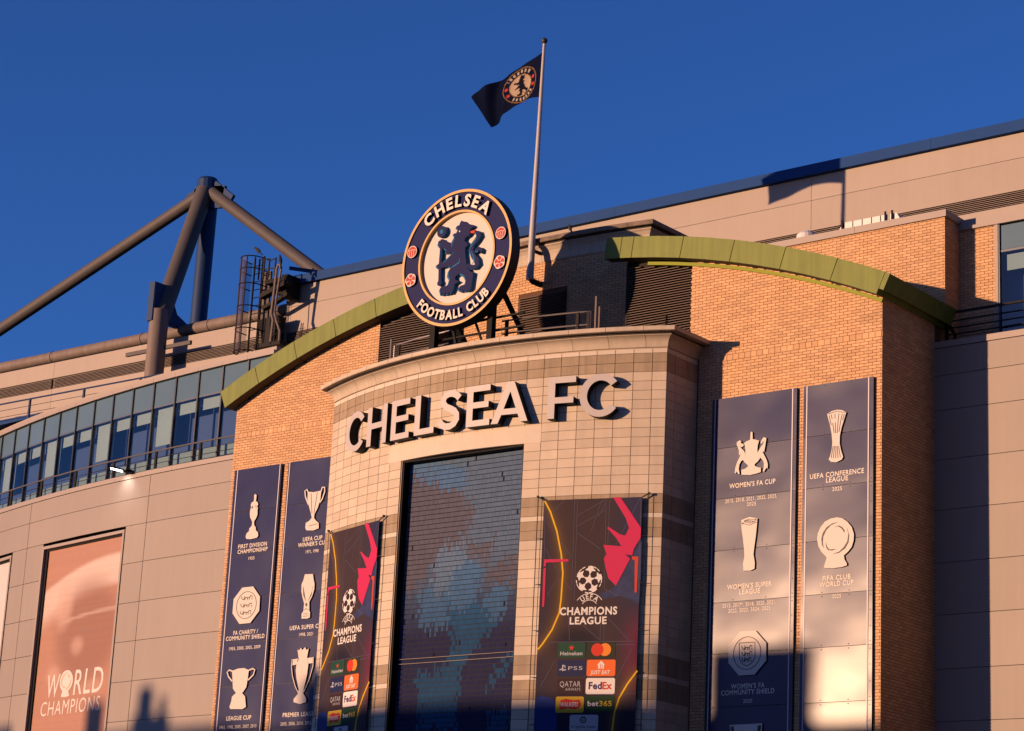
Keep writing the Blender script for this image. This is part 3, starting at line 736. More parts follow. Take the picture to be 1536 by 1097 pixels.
TR_ = json.loads('''{"slim_cup":{"o":[[[-9.509,15.264],[-9.461,15.297],[-9.405,15.254],[-9.408,15.187],[-9.416,15.075],[-9.352,15.053],[-9.312,14.974],[-9.349,14.933],[-9.311,14.869],[-9.325,14.811],[-9.308,14.704],[-9.335,14.617],[-9.379,14.546],[-9.416,14.512],[-9.421,14.46],[-9.408,14.385],[-9.343,14.319],[-9.323,14.228],[-9.234,14.16],[-9.212,14.054],[-9.268,14.007],[-9.512,13.988],[-9.68,14.008],[-9.715,14.083],[-9.687,14.17],[-9.6,14.223],[-9.59,14.311],[-9.513,14.364],[-9.496,14.437],[-9.503,14.498],[-9.532,14.538],[-9.594,14.626],[-9.62,14.734],[-9.617,14.839],[-9.586,14.926],[-9.613,14.989],[-9.58,15.061],[-9.509,15.076],[-9.493,15.157]]],"d":[[[-9.533,14.958],[-9.503,14.925],[-9.545,14.874],[-9.572,14.894]],[[-9.418,14.962],[-9.388,14.952],[-9.387,14.907],[-9.352,14.866],[-9.396,14.893]]]},"oct_shield":{"o":[[[-9.684,12.608],[-9.251,12.611],[-8.949,12.3],[-8.934,11.901],[-9.251,11.575],[-9.683,11.572],[-9.994,11.896],[-9.993,12.304]]],"ring":[[[-9.462,12.095],[-9.439,12.487],[-9.064,12.129]]],"lions":[[[-9.688,12.304],[-9.245,12.293]],[[-9.693,12.09],[-9.241,12.086]],[[-9.699,11.883],[-9.247,11.88]]]},"oct_shield2":{"o":[[[7.066,10.33],[7.491,10.321],[7.792,10.018],[7.794,9.598],[7.481,9.291],[7.051,9.295],[6.749,9.602],[6.747,10.032]]],"ring":[[[7.268,9.808],[7.285,10.199],[7.657,9.804]]],"shield":[[[7.046,10.055],[7.481,10.053],[7.488,9.745],[7.466,9.644],[7.388,9.557],[7.268,9.501],[7.159,9.552],[7.076,9.653],[7.053,9.769]]],"lions":[[[7.116,9.931],[7.409,9.931]],[[7.12,9.794],[7.412,9.795]],[[7.13,9.656],[7.386,9.659]]]},"handled_cup":{"o":[[[7.238,15.14],[7.266,15.151],[7.294,15.128],[7.301,14.962],[7.381,14.941],[7.485,14.901],[7.45,14.804],[7.439,14.685],[7.451,14.588],[7.527,14.544],[7.515,14.462],[7.462,14.396],[7.381,14.345],[7.368,14.299],[7.479,14.245],[7.548,14.232],[7.55,14.125],[7.428,14.102],[7.25,14.085],[7.001,14.117],[6.998,14.237],[7.108,14.255],[7.189,14.306],[7.168,14.345],[7.09,14.407],[7.04,14.478],[7.059,14.56],[7.097,14.604],[7.103,14.723],[7.077,14.834],[7.058,14.89],[7.119,14.925],[7.229,14.955]],[[6.848,14.933],[6.931,14.977],[6.98,14.941],[6.961,14.896],[7.037,14.875],[7.052,14.825],[6.984,14.797],[6.927,14.839],[6.984,14.772],[7.07,14.691],[7.1,14.591],[7.087,14.533],[7.043,14.475],[6.992,14.459],[6.939,14.381],[6.921,14.263],[6.952,14.141],[6.917,14.138],[6.86,14.216],[6.84,14.164],[6.808,14.18],[6.823,14.31],[6.875,14.448],[6.941,14.561],[6.967,14.642],[6.92,14.587],[6.916,14.72],[6.879,14.821],[6.85,14.86]],[[7.689,14.943],[7.666,14.779],[7.635,14.615],[7.587,14.621],[7.644,14.519],[7.708,14.405],[7.744,14.294],[7.74,14.188],[7.705,14.215],[7.646,14.126],[7.605,14.131],[7.63,14.211],[7.634,14.33],[7.598,14.417],[7.529,14.472],[7.525,14.532],[7.448,14.586],[7.463,14.635],[7.523,14.723],[7.59,14.8],[7.619,14.856],[7.588,14.883],[7.589,14.829],[7.535,14.818],[7.527,14.861],[7.573,14.933],[7.614,14.974]]]},"hexagon_cup":{"o":[[[7.024,13.004],[7.251,13.06],[7.479,13.004],[7.467,12.816],[7.441,12.554],[7.406,12.307],[7.389,12.142],[7.431,11.945],[7.426,11.8],[7.314,11.761],[7.12,11.772],[7.099,11.944],[7.136,12.107],[7.124,12.275],[7.085,12.544],[7.038,12.785]]],"l":[[[7.051,12.924],[7.256,12.861],[7.457,12.918]],[[7.106,12.975],[7.252,13.011],[7.399,12.976],[7.416,12.94],[7.254,12.913],[7.123,12.946],[7.106,12.975]],[[7.18,12.968],[7.253,12.983],[7.326,12.962],[7.254,12.941],[7.18,12.968]]],"d":[[[7.05,12.945],[7.091,12.935],[7.092,12.895],[7.051,12.91]],[[7.414,13.01],[7.45,12.992],[7.445,12.951],[7.415,12.968]],[[7.131,12.987],[7.171,12.983],[7.164,12.953],[7.126,12.962]],[[7.331,12.957],[7.37,12.951],[7.364,12.923],[7.332,12.933]]]},"disc_cup":{"o":[[[9.656,12.827],[9.802,12.788],[9.933,12.699],[10.05,12.56],[10.109,12.388],[10.103,12.248],[10.054,12.1],[9.969,12.005],[9.847,11.913],[9.87,11.81],[9.928,11.729],[9.929,11.678],[9.8,11.65],[9.568,11.64],[9.35,11.663],[9.318,11.688],[9.349,11.775],[9.391,11.887],[9.376,11.927],[9.258,12.039],[9.168,12.188],[9.129,12.359],[9.149,12.499],[9.22,12.635],[9.336,12.754],[9.482,12.811]]],"d":[[[9.687,12.715],[9.527,12.691],[9.382,12.614],[9.281,12.487],[9.246,12.349],[9.263,12.219],[9.307,12.138],[9.284,12.268],[9.297,12.409],[9.368,12.544],[9.498,12.655]],[[9.92,12.559],[9.965,12.414],[9.938,12.237],[9.852,12.117],[9.723,12.013],[9.55,11.976],[9.709,11.982],[9.882,12.076],[9.967,12.209],[9.987,12.374]],[[9.593,12.598],[9.688,12.612],[9.79,12.545],[9.856,12.449],[9.863,12.5],[9.79,12.59],[9.702,12.63]],[[9.364,12.261],[9.402,12.155],[9.461,12.086],[9.65,12.083],[9.534,12.054],[9.432,12.073],[9.38,12.144]]]},"tall_cup":{"o":[[[-7.265,12.803],[-6.959,12.787],[-6.914,12.625],[-6.869,12.506],[-6.867,12.348],[-6.927,12.166],[-7.02,12.015],[-6.995,11.77],[-6.962,11.725],[-6.957,11.582],[-7.042,11.556],[-7.268,11.566],[-7.282,11.703],[-7.22,11.771],[-7.212,11.985],[-7.287,12.149],[-7.35,12.326],[-7.365,12.529],[-7.307,12.64]]],"d":[[[-7.306,12.474],[-7.247,12.333],[-7.153,12.039],[-7.265,12.219]],[[-6.932,12.446],[-6.942,12.311],[-7.07,12.033],[-6.954,12.197]],[[-7.126,12.001],[-7.088,11.977],[-7.082,11.912],[-7.119,11.893],[-7.157,11.924],[-7.159,11.982]]],"l":[[[-7.212,11.692],[-7.036,11.69]],[[-7.206,11.627],[-7.03,11.63]],[[-7.193,11.798],[-7.12,11.843],[-7.027,11.794]]]},"flared_cup":{"o":[[[9.363,15.33],[9.487,15.385],[9.628,15.402],[9.768,15.375],[9.877,15.308],[9.832,15.175],[9.757,14.961],[9.712,14.772],[9.707,14.579],[9.747,14.408],[9.803,14.25],[9.765,14.185],[9.626,14.139],[9.487,14.161],[9.416,14.224],[9.454,14.303],[9.498,14.464],[9.512,14.629],[9.486,14.854],[9.436,15.083],[9.388,15.229]]],"l":[[[9.473,15.302],[9.502,15.187]],[[9.514,15.095],[9.559,14.846]],[[9.574,15.311],[9.577,15.192]],[[9.584,15.107],[9.598,14.841]],[[9.683,15.307],[9.662,15.14],[9.642,14.836]],[[9.772,15.282],[9.724,15.09],[9.688,14.858]],[[9.418,15.288],[9.476,15.051]],[[9.831,15.272],[9.778,15.126]],[[9.485,14.258],[9.536,14.536]],[[9.543,14.244],[9.572,14.532]],[[9.607,14.237],[9.609,14.528]],[[9.669,14.237],[9.642,14.524]],[[9.73,14.251],[9.681,14.519]],[[9.394,15.326],[9.628,15.367],[9.846,15.301]]]},"winged_cup":{"o":[[[-7.385,15.154],[-7.165,15.114],[-6.869,15.134],[-6.879,14.901],[-6.955,14.662],[-7.069,14.476],[-7.076,14.378],[-7.002,14.298],[-6.879,14.213],[-6.864,14.065],[-7.058,14.021],[-7.325,14.045],[-7.381,14.111],[-7.379,14.259],[-7.251,14.308],[-7.16,14.386],[-7.205,14.513],[-7.333,14.797],[-7.381,14.95]]],"s":[[[-7.371,15.118],[-7.425,15.222],[-7.505,15.186],[-7.464,15.008],[-7.372,14.85],[-7.338,14.785]],[[-6.882,15.098],[-6.845,15.223],[-6.751,15.213],[-6.739,15.084],[-6.818,14.882],[-6.902,14.792]]],"l":[[[-7.256,15.099],[-7.165,14.51]],[[-7.014,15.099],[-7.088,14.502]],[[-7.253,14.161],[-6.91,14.196]]]},"handled_bowl":{"o":[[[-9.823,10.257],[-9.589,10.311],[-9.35,10.313],[-9.156,10.247],[-9.178,9.995],[-9.205,9.779],[-9.31,9.651],[-9.357,9.617],[-9.226,9.515],[-9.193,9.369],[-9.16,9.224],[-9.289,9.169],[-9.769,9.189],[-9.81,9.251],[-9.758,9.393],[-9.74,9.537],[-9.597,9.628],[-9.731,9.755],[-9.779,10.024]]],"s":[[[-9.805,10.249],[-9.947,10.288],[-10.016,10.23],[-9.95,10.105],[-9.789,9.964]],[[-9.165,10.241],[-9.007,10.281],[-8.928,10.243],[-8.97,10.105],[-9.168,9.965]]]},"crowned_cup":{"o":[[[-7.337,10.726],[-7.268,10.687],[-7.21,10.767],[-7.154,10.692],[-7.047,10.77],[-6.99,10.683],[-6.912,10.726],[-6.953,10.479],[-6.885,10.286],[-6.906,10.003],[-6.973,9.699],[-7.003,9.512],[-6.875,9.366],[-6.864,9.259],[-7.086,9.215],[-7.337,9.279],[-7.346,9.362],[-7.196,9.497],[-7.176,9.614],[-7.287,9.903],[-7.344,10.143],[-7.33,10.333],[-7.26,10.448]]],"s":[[[-7.287,10.454],[-7.522,10.443],[-7.521,10.271],[-7.461,10.007],[-7.314,9.692],[-7.182,9.52]],[[-6.95,10.45],[-6.708,10.466],[-6.711,10.229],[-6.812,9.88],[-6.989,9.535]]],"o2":[[[-7.488,10.432],[-7.308,10.439],[-7.328,10.309],[-7.49,10.289]],[[-6.933,10.442],[-6.732,10.448],[-6.732,10.313],[-6.904,10.31]]]},"cut_cup":{"o":[[[6.816,8.147],[7.722,8.154],[7.679,7.52],[7.52,7.05],[7.179,7.058],[6.967,7.541]]],"d":[[[6.851,8.11],[6.937,8.119],[7.031,7.619],[6.984,7.62]],[[7.605,8.111],[7.692,8.114],[7.621,7.601],[7.564,7.603]]]},"lion":{"o":[[[0.117,20.951],[0.2,20.908],[0.243,20.851],[0.364,20.821],[0.499,20.758],[0.529,20.71],[0.453,20.67],[0.409,20.624],[0.43,20.546],[0.387,20.49],[0.284,20.455],[0.249,20.386],[0.362,20.281],[0.365,20.227],[0.29,20.187],[0.299,20.047],[0.338,19.871],[0.362,19.719],[0.42,19.624],[0.501,19.516],[0.614,19.466],[0.584,19.218],[0.566,19.032],[0.49,18.991],[0.449,19.03],[0.411,19.004],[0.331,19.038],[0.281,19.01],[0.2,19.038],[0.143,19.1],[0.204,19.174],[0.359,19.191],[0.386,19.292],[0.332,19.396],[0.14,19.519],[0.009,19.443],[0.024,19.368],[0.142,19.307],[0.007,19.248],[-0.016,19.125],[-0.087,19.01],[-0.143,19.061],[-0.218,19.009],[-0.275,19.065],[-0.351,19.02],[-0.396,19.08],[-0.438,19.044],[-0.482,19.179],[-0.435,19.256],[-0.302,19.245],[-0.211,19.273],[-0.168,19.404],[-0.241,19.501],[-0.224,19.625],[-0.151,19.72],[-0.248,19.774],[-0.46,19.767],[-0.608,19.791],[-0.653,19.857],[-0.576,19.897],[-0.432,19.926],[-0.265,20.016],[-0.102,20.133],[-0.221,20.132],[-0.355,20.149],[-0.334,20.22],[-0.419,20.295],[-0.57,20.346],[-0.629,20.421],[-0.61,20.525],[-0.489,20.526],[-0.323,20.437],[-0.174,20.396],[-0.127,20.484],[-0.086,20.541],[-0.138,20.632],[-0.024,20.637],[0.022,20.725],[-0.05,20.77],[-0.019,20.829],[0.067,20.835],[0.09,20.896]]],"tail":[[[0.376,19.706],[0.525,19.624],[0.656,19.61],[0.73,19.668],[0.696,19.789],[0.582,19.925],[0.507,20.076],[0.536,20.219],[0.658,20.336],[0.73,20.429],[0.699,20.513],[0.617,20.562]],[[0.635,19.99],[0.664,20.059],[0.754,20.08],[0.84,20.029],[0.836,19.945]]],"staff":[[[-0.523,20.553],[-0.523,20.188],[-0.534,19.869],[-0.507,19.331]]],"knob":[[[-0.533,20.76]],[[-0.51,19.364]]],"tongue":[[[0.417,20.612],[0.582,20.619],[0.561,20.533],[0.434,20.556]]],"accent":[[[-0.09,20.595],[-0.1,20.479],[-0.163,20.351],[-0.146,20.273]],[[-0.076,20.137],[-0.251,20.003],[-0.429,19.89]],[[0.132,19.927],[0.124,19.812],[-0.035,19.753],[-0.15,19.698]],[[-0.199,19.642],[-0.229,19.52],[-0.168,19.404],[-0.199,19.281]],[[0.18,19.506],[0.304,19.422],[0.369,19.316]],[[0.489,20.142],[0.523,20.221],[0.644,20.359],[0.654,20.475]],[[0.494,20.078],[0.583,19.914],[0.631,19.779],[0.56,19.686]],[[0.632,20.033],[0.707,19.999],[0.744,20.035]],[[-0.544,20.256],[-0.536,19.89]],[[-0.59,20.436],[-0.547,20.407]]]}}''')
ART_ = json.loads('''{"edges":[[-1.226,13.473],[1.285,13.477],[-2.24,14.023]],"pink":[[[0.54,13.489],[0.72,13.488],[1.27,12.718],[1.265,12.48],[1.11,12.219],[1.074,12.061],[0.896,12.087],[1.023,11.978],[0.691,11.337],[0.492,11.521],[0.412,11.786],[0.363,11.999],[0.428,12.104],[0.336,12.332],[0.792,12.286],[0.647,12.497],[0.416,12.743],[0.457,12.763],[0.754,12.573],[0.879,12.543],[0.968,12.727],[0.877,12.969]],[[-1.157,12.015],[-0.554,12.008],[-0.524,11.973],[-0.565,11.947],[-1.105,11.936],[-1.107,11.861],[-1.162,11.822]],[[-1.171,11.782],[-1.105,11.821],[-1.102,11.03],[-1.11,10.856],[-1.158,10.864]]],"red":[[[1.062,12.035],[1.226,12.026],[1.215,11.165],[1.161,11.166],[1.139,11.941],[1.078,11.956]]],"yellow":[[[-1.211,13.454],[-1.057,13.191],[-0.865,12.699],[-0.727,12.133],[-0.665,11.678],[-0.683,11.023],[-0.713,10.707],[-0.878,10.304],[-1.107,9.962],[-1.221,9.832]],[[1.294,9.312],[1.065,9.008],[0.87,8.673],[0.767,8.339],[0.724,7.901]]],"lines":[[[-0.703,13.464],[-1.175,12.992]],[[-0.437,13.495],[-0.423,11.248]],[[-0.367,13.493],[-0.349,11.017]],[[0.36,13.468],[0.406,11.259]],[[0.457,13.478],[0.447,12.316]],[[-0.349,13.074],[0.334,13.429]],[[-0.351,12.806],[0.357,13.186]],[[-0.344,12.644],[0.256,12.241]],[[0.017,12.674],[0.251,13.418]],[[0.184,13.017],[0.376,13.414]],[[-1.159,12.951],[-0.473,12.073]],[[-0.473,12.073],[-1.045,11.127]],[[-1.156,12.304],[-0.732,11.626]],[[-0.614,11.491],[-0.437,11.249]],[[1.218,13.439],[0.653,12.337]],[[-1.197,13.467],[-1.162,11.822]],[[1.245,13.438],[1.253,11.243]],[[0.419,11.259],[0.727,11.095]],[[-0.096,10.401],[0.358,10.03]],[[0.386,10.708],[1.066,10.022]],[[-0.51,11.02],[-0.425,10.039]],[[0.333,10.657],[0.345,10.03]],[[0.427,10.707],[0.44,10.029]],[[-1.109,8.949],[-0.751,9.598]],[[1.154,9.841],[0.775,9.122]],[[-0.909,10.005],[1.229,10.008]],[[0.717,9.923],[1.232,9.93]],[[0.734,8.763],[1.246,8.775]]],"ball":[[0.01,11.499],[-0.004,11.83]],"t":{"UEFA":[[-0.226,10.875],[0.296,10.919]],"CH":[[-0.716,10.651],[0.749,10.663]],"LE":[[-0.443,10.437],[0.492,10.445]]},"cards":{"g":[[-0.727,10.0],[-0.001,9.622]],"m":[[0.013,10.007],[0.747,9.602]],"p":[[-0.708,9.585],[0.003,9.183]],"j":[[0.025,9.585],[0.763,9.179]],"q":[[-0.703,9.144],[-0.009,8.745]],"f":[[0.019,9.154],[0.764,8.757]],"w":[[-0.719,8.718],[0.009,8.323]],"b":[[0.022,8.731],[0.765,8.338]],"c":[[-0.348,8.289],[0.383,7.899]]},"blue":[[-1.226,8.677],[-1.047,8.733],[-0.802,8.676],[-0.69,8.535],[-0.646,7.896],[-1.218,7.894]],"bluepaint":[[1.295,12.399],[1.152,12.192],[0.794,11.514],[0.584,11.255],[0.232,11.131],[0.429,11.022],[0.809,11.094],[1.279,10.903],[1.299,11.504]]}''')
portrait(-23.70, -18.90, 15.66, 6.0, 'orange wall banner with a face and the words WORLD CHAMPIONS', True)
portrait(-31.0, -26.12, 15.66, 6.0, 'plain pale wall banner at the far end of the curved wing', False)

# ------------------------------------------------------------------ big letters on the tower
sign = thing('letter_sign', (0, -2.6, 15.47), 'large raised white letters with black sides on the stone tower', 'sign')
def Cshape(w, h, t, th=38):
    out = []; a0, a1 = rad(th), rad(360-th); n = 26
    for i in range(n+1): a = a0+(a1-a0)*i/n; out.append((w/2+w/2*cos(a), h/2+h/2*sin(a)))
    for i in range(n+1): a = a1-(a1-a0)*i/n; out.append((w/2+(w/2-t)*cos(a)*1.0, h/2+(h/2-t*.9)*sin(a)))
    return out
Hh = 1.05; t = .19; q = .155
def glyph(ch, w):
    if ch == 'H': return [[(0,0),(t,0),(t,Hh/2-q/2),(w-t,Hh/2-q/2),(w-t,0),(w,0),(w,Hh),(w-t,Hh),(w-t,Hh/2+q/2),(t,Hh/2+q/2),(t,Hh),(0,Hh)]]
    if ch == 'E': return [[(0,0),(w,0),(w,q),(t,q),(t,Hh/2-q/2+.02),(w*.93,Hh/2-q/2+.02),(w*.93,Hh/2+q/2+.02),(t,Hh/2+q/2+.02),(t,Hh-q),(w*.98,Hh-q),(w*.98,Hh),(0,Hh)]]
    if ch == 'F': return [[(0,0),(t,0),(t,.38),(w*.93,.38),(w*.93,.38+q),(t,.38+q),(t,Hh-q),(w,Hh-q),(w,Hh),(0,Hh)]]
    if ch == 'L': return [[(0,0),(w,0),(w,q),(t,q),(t,Hh),(0,Hh)]]
    if ch == 'A': return [[(0,0),(t*1.05,0),(w*.28,.21),(w*.72,.21),(w-t*1.05,0),(w,0),(w/2+t*.55,Hh),(w/2-t*.55,Hh)], [(w*.335,.36),(w*.665,.36),(w/2,.80)]]
    if ch == 'C': return [[(x, z-.02) for x, z in Cshape(w, Hh+.04, t)]]
for ch, a, b in (('C',-4.36,-3.34),('H',-3.27,-2.41),('E',-2.22,-1.50),('L',-1.30,-.60),('S',-.45,.28),('E',.47,1.19),('A',1.24,2.30),('F',2.83,3.57),('C',3.68,4.74)):
    s0 = (a+b)/2/(TR+.25); c = Vector((TC[0]+(TR+.25)*sin(s0), TC[1]-(TR+.25)*cos(s0), 15.47)); u = Vector((cos(s0), sin(s0), 0)); n = Vector((sin(s0), -cos(s0), 0)); wd = b-a
    fr = frame(c-u*wd/2, u, n); mb = MB()
    if ch == 'S':
        S = [(.66,.80),(.57,.89),(.45,.945),(.32,.955),(.20,.91),(.13,.81),(.15,.70),(.24,.61),(.38,.55),(.51,.48),(.59,.38),(.60,.26),(.52,.15),(.39,.095),(.24,.10),(.12,.16),(.04,.26)]
        S = [(x*wd/.72, z) for x, z in S]; mb.stroke(fr, S, .175, -.235, 0, 'sign_face', 'sign_side')
    else: mb.plate(fr, glyph(ch, wd), -.235, 0, 'sign_face', 'sign_side')
    mb.build('letter', sign)

# ------------------------------------------------------------------ round crest standing on the tower roof
cr = thing('round_crest', (0, -2.8, 17.68), 'big round blue and gold crest with a rampant lion standing on the tower', 'sign')
CC = (0, 19.975); fr = yframe(-3.0)
mb = MB(); mb.disc(fr, CC, 1.828, -.34, 0, 'gold', 'crest_side', 72, 1.757); mb.build('rim', cr)
mb = MB(); mb.disc(fr, CC, 1.756, -.33, -.035, 'crest_navy', 'crest_side', 72, 1.268); mb.disc(fr, CC, 1.80, -.345, -.335, 'crest_side', 'crest_side', 48); mb.build('blue_band', cr)
mb = MB(); mb.disc(fr, CC, 1.272, -.2, -.004, 'gold', 'gold', 72, 1.218); mb.build('inner_ring', cr)
mb = MB(); mb.disc(fr, CC, 1.225, -.2, -.11, 'crest_cream', 'crest_cream', 72); mb.build('cream_disc', cr)
LT = TR_['lion']; mb = MB(); d0, d1 = -.108, .0
mb.plate(fr, [LT['o'][0]], d0, d1, 'lion_navy', 'lion_side'); mb.plate(fr, [[(p[0]-.055, p[1]-.004) for p in LT['o'][0]]], d0, d1-.035, 'lion_side'); mb.stroke(fr, [(p[0]-.05, p[1]) for p in LT['tail'][0]], [.09,.10,.12,.13,.13,.12,.11,.12,.13,.14,.12,.03], d0, d1-.036, 'lion_side')
tl = LT['tail'][0]; mb.stroke(fr, tl, [.09,.10,.12,.13,.13,.12,.11,.12,.13,.14,.12,.03], d0, d1-.002, 'lion_navy', 'lion_side'); mb.stroke(fr, LT['tail'][1], [.06,.09,.10,.07,.02], d0, d1-.003, 'lion_navy', 'lion_side')
lion = mb.build('lion', cr)
mb = MB()
for p in LT['accent']: mb.stroke(fr, p, [.012]+[.036]*(len(p)-2)+[.012], d1, d1+.004, 'lion_side')
mb.disc(fr, (.08, 20.66), .022, d1, d1+.005, 'crest_cream', None, 8); mb.build('relief_lines', lion)
mb = MB(); mb.stroke(fr, LT['staff'][0], [.085]*4, d0, d1-.005, 'lion_navy', 'lion_side'); mb.disc(fr, LT['knob'][0][0], .155, d0, d1-.001, 'lion_navy', 'lion_side', 24); mb.disc(fr, LT['knob'][1][0], .075, d0, d1-.001, 'lion_navy', 'lion_side', 14)
mb.disc(fr, LT['knob'][0][0], .06, d1, d1+.006, 'lion_side', 'lion_side', 14); mb.build('staff', cr)
mb = MB(); mb.plate(fr, [LT['tongue'][0]], d0, d1-.02, 'crest_red'); mb.build('tongue', cr)
mb = MB(); arc_text(mb, fr, CC, 'CHELSEA', 1.36, -47, 47, .30, -.033, .05, 'text_cream', 'crest_side', bold=.035); mb.build('upper_lettering', cr)
mb = MB(); arc_text(mb, fr, CC, 'FOOTBALL CLUB', 1.655, 227.5, 132.5, .235, -.033, .04, 'text_cream', 'crest_side', True, bold=.035); mb.build('lower_lettering', cr)
for x, z in ((-1.49, .39), (1.47, .39)):
    mb = MB(); c = (CC[0]+x, CC[1]+z); mb.disc(fr, c, .165, -.033, .03, 'crest_cream', 'crest_side', 24); mb.disc(fr, c, .142, .03, .034, 'crest_red', None, 24)
    for k in (-.07, 0, .07): mb.stroke(fr, [(c[0]+k-.01, c[1]-.13), (c[0]+k, c[1]+.02)], .015, .034, .038, 'crest_cream')
    mb.stroke(fr, [(c[0]-.13, c[1]+.03), (c[0], c[1]+.055), (c[0]+.13, c[1]+.03)], .016, .034, .039, 'crest_cream'); mb.build('ball_emblem', cr)
for x, z in ((-1.482, -.38), (1.479, -.384)):
    mb = MB(); c = (CC[0]+x, CC[1]+z); pts = []
    for k in range(40): a = 2*PI*k/40; r_ = .165+.018*abs(cos(2.5*a+PI/4)); pts.append((c[0]+r_*sin(a), c[1]+r_*cos(a)))
    mb.plate(fr, [pts[::-1]], -.033, .03, 'crest_cream', 'crest_side')
    for k in range(5):
        a = 2*PI*k/5; p = [(c[0]+r_*sin(a+da), c[1]+r_*cos(a+da)) for r_, da in ((.06, -.45), (.145, -.48), (.155, 0), (.145, .48), (.06, .45))]; mb.plate(fr, [p[::-1]], .03, .034, 'crest_red')
    mb.disc(fr, c, .04, .034, .038, 'crest_red', None, 12); mb.build('rose_emblem', cr)
for x in (-.95, .95):
    mb = MB(); mb.bar((x, -2.58, 17.62), (x, -2.58, 19.6), .17, .17, 'black_metal'); mb.build('support_post', cr)
    mb = MB(); mb.bar((x, -2.50, 19.45), (x, -.75, 17.66), .10, .10, 'black_metal'); mb.build('back_brace', cr)
mb = MB()
for zz in (18.36, 18.02): mb.bar((-1.15, -2.44, zz), (1.9, -2.44, zz), .05, .05, 'black_metal')
mb.bar((-.25, -2.45, 17.65), (-.55, -2.45, 18.7), .07, .07, 'black_metal'); mb.bar((.3, -2.45, 18.36), (.62, -2.45, 17.66), .05, .05, 'black_metal'); mb.build('bracing', cr)

# ------------------------------------------------------------------ railings on the tower roof
def tower_rail(s0, s1, posts, label, end):
    r_ = thing('roof_railing', (*arcp((s0+s1)/2, -.4), 17.68), label, 'railing')
    for zz in (18.36, 18.02):
        mb = MB(); P = [(*arcp(s0+(s1-s0)*i/14, -.4), zz) for i in range(15)]
        if zz > 18.2: P = [(*arcp(s0, -.4), 17.66)]+P if end < 0 else P+[(*arcp(s1, -.4), 17.66)]
        mb.tube(P, .024, 'steel', 7); mb.build('rail', r_)
    for s in posts:
        mb = MB(); mb.bar((*arcp(s, -.4), 17.62), (*arcp(s, -.4), 18.35), .05, .09, 'dark_steel'); mb.build('post', r_)
tower_rail(-3.15, -.70, (-2.95, -.78), 'short grey railing on the tower roof left of the crest', -1)
tower_rail(.95, 3.55, (1.1, 3.2, 3.5), 'short grey railing on the tower roof right of the crest', 1)
mb = MB(); mb.tube([(*arcp(-3.25, -.35), 17.62), (*arcp(-3.25, -.35), 18.55)], .03, 'steel', 8); tag(mb.build('vent_pipe'), 'thin vent pipe beside the railing left of the crest', 'pipe')
mb = MB(); mb.tube([(*arcp(3.72, -.35), 17.62), (*arcp(3.72, -.35), 18.72)], .035, 'pipe_paint', 8); mb.tube([(*arcp(3.82, -.35), 17.62), (*arcp(3.82, -.35), 18.45)], .03, 'pipe_paint', 8); tag(mb.build('vent_pipe'), 'pair of vent pipes at the end of the railing right of the crest', 'pipe')

# ------------------------------------------------------------------ flagpole and flag
fp = thing('flagpole', (-.05, .12, 20.3), 'white flagpole bracketed to the stone cap behind the crest', 'flagpole')
mb = MB(); mb.tube([(-.06, .12, 20.26), (-.04, .12, 21.65), (0, .12, 24.05), (.05, .12, 27.04)], [.105, .09, .065, .042], 'pole', 14); mb.build('shaft', fp, True)
mb = MB()
mb.tube([(.05, .12, 27.03), (.05, .12, 27.08), (.05, .12, 27.13), (.05, .12, 27.18), (.05, .12, 27.22)], [.03, .075, .09, .07, .01], 'crest_side', 12); mb.build('finial', fp, True)
mb = MB(); mb.tube([(-.06, .12, 20.34), (-.06, .25, 20.25), (-.06, .62, 20.25)], .085, 'dark_steel', 8); mb.build('bracket', fp)
mb = MB(); mb.tube([(-.05, .12, 21.10), (-.05, .56, 21.10)], .05, 'dark_steel', 8); mb.build('bracket', fp)
lio = TR_['lion']['o'][0]; lcx, lcz = -.02, 19.97
nu, nv = 110, 62; V = []; C = []
for j in range(nv+1):
    for i in range(nu+1):
        s = i/nu; v = j/nv
        top = Vector((.01, .12, 26.80)).lerp(Vector((-2.58, .28, 26.06)), s); bot = Vector((-.01, .12, 25.49)).lerp(Vector((-2.20, .72, 25.25)), s)
        bot.z += .28*sin(PI*s)*(1-s)*.9+.05*sin(PI*s); top.z += .02*sin(PI*s)
        p = top.lerp(bot, v); rp = s*(1-.3*v)
        p.y += .13*sin(5.2*s+1.2*v)*rp+.085*sin(13*s-4.5*v+.6)*rp+.05*sin(24*s-7*v)*rp; p.x += .05*sin(7*s+2*v)*rp
        V.append(p)
        X, Z = (s-.350)*2.42*.90, (.52-v)*1.32*.90; r_ = math.hypot(X, Z); a = math.degrees(math.atan2(X, Z)); c = (.0032, .0060, .026)
        if r_ < .335: c = (.42, .32, .24)
        if .335 <= r_ < .355 or .535 < r_ < .555: c = (.30, .17, .06)
        lx, lz = -X*2.95+lcx, Z*2.95+lcz
        if r_ < .335 and inside((lx, lz), lio): c = (.006, .007, .018)
        if .40 < r_ < .50 and (abs(a) < 48 or abs(a) > 128) and int((a+360)/7.5) % 2 == 0: c = (.40, .34, .27)
        if math.hypot(abs(X)-.43, Z-.10) < .055 or math.hypot(abs(X)-.43, Z+.13) < .055: c = (.45, .05, .05)
        C.append(c)
W1 = nu+1; me = bpy.data.meshes.new('flag'); me.from_pydata(V, [], [(j*W1+i, j*W1+i+1, (j+1)*W1+i+1, (j+1)*W1+i) for j in range(nv) for i in range(nu)])
mat('flag_cloth', (1, 1, 1), .7, spec=.02, attr='Col'); me.materials.append(MATS['flag_cloth']); me.polygons.foreach_set('use_smooth', [True]*len(me.polygons))
ca = me.color_attributes.new('Col', 'FLOAT_COLOR', 'POINT'); ca.data.foreach_set('color', [v for c in C for v in (*c, 1)]); me.update()
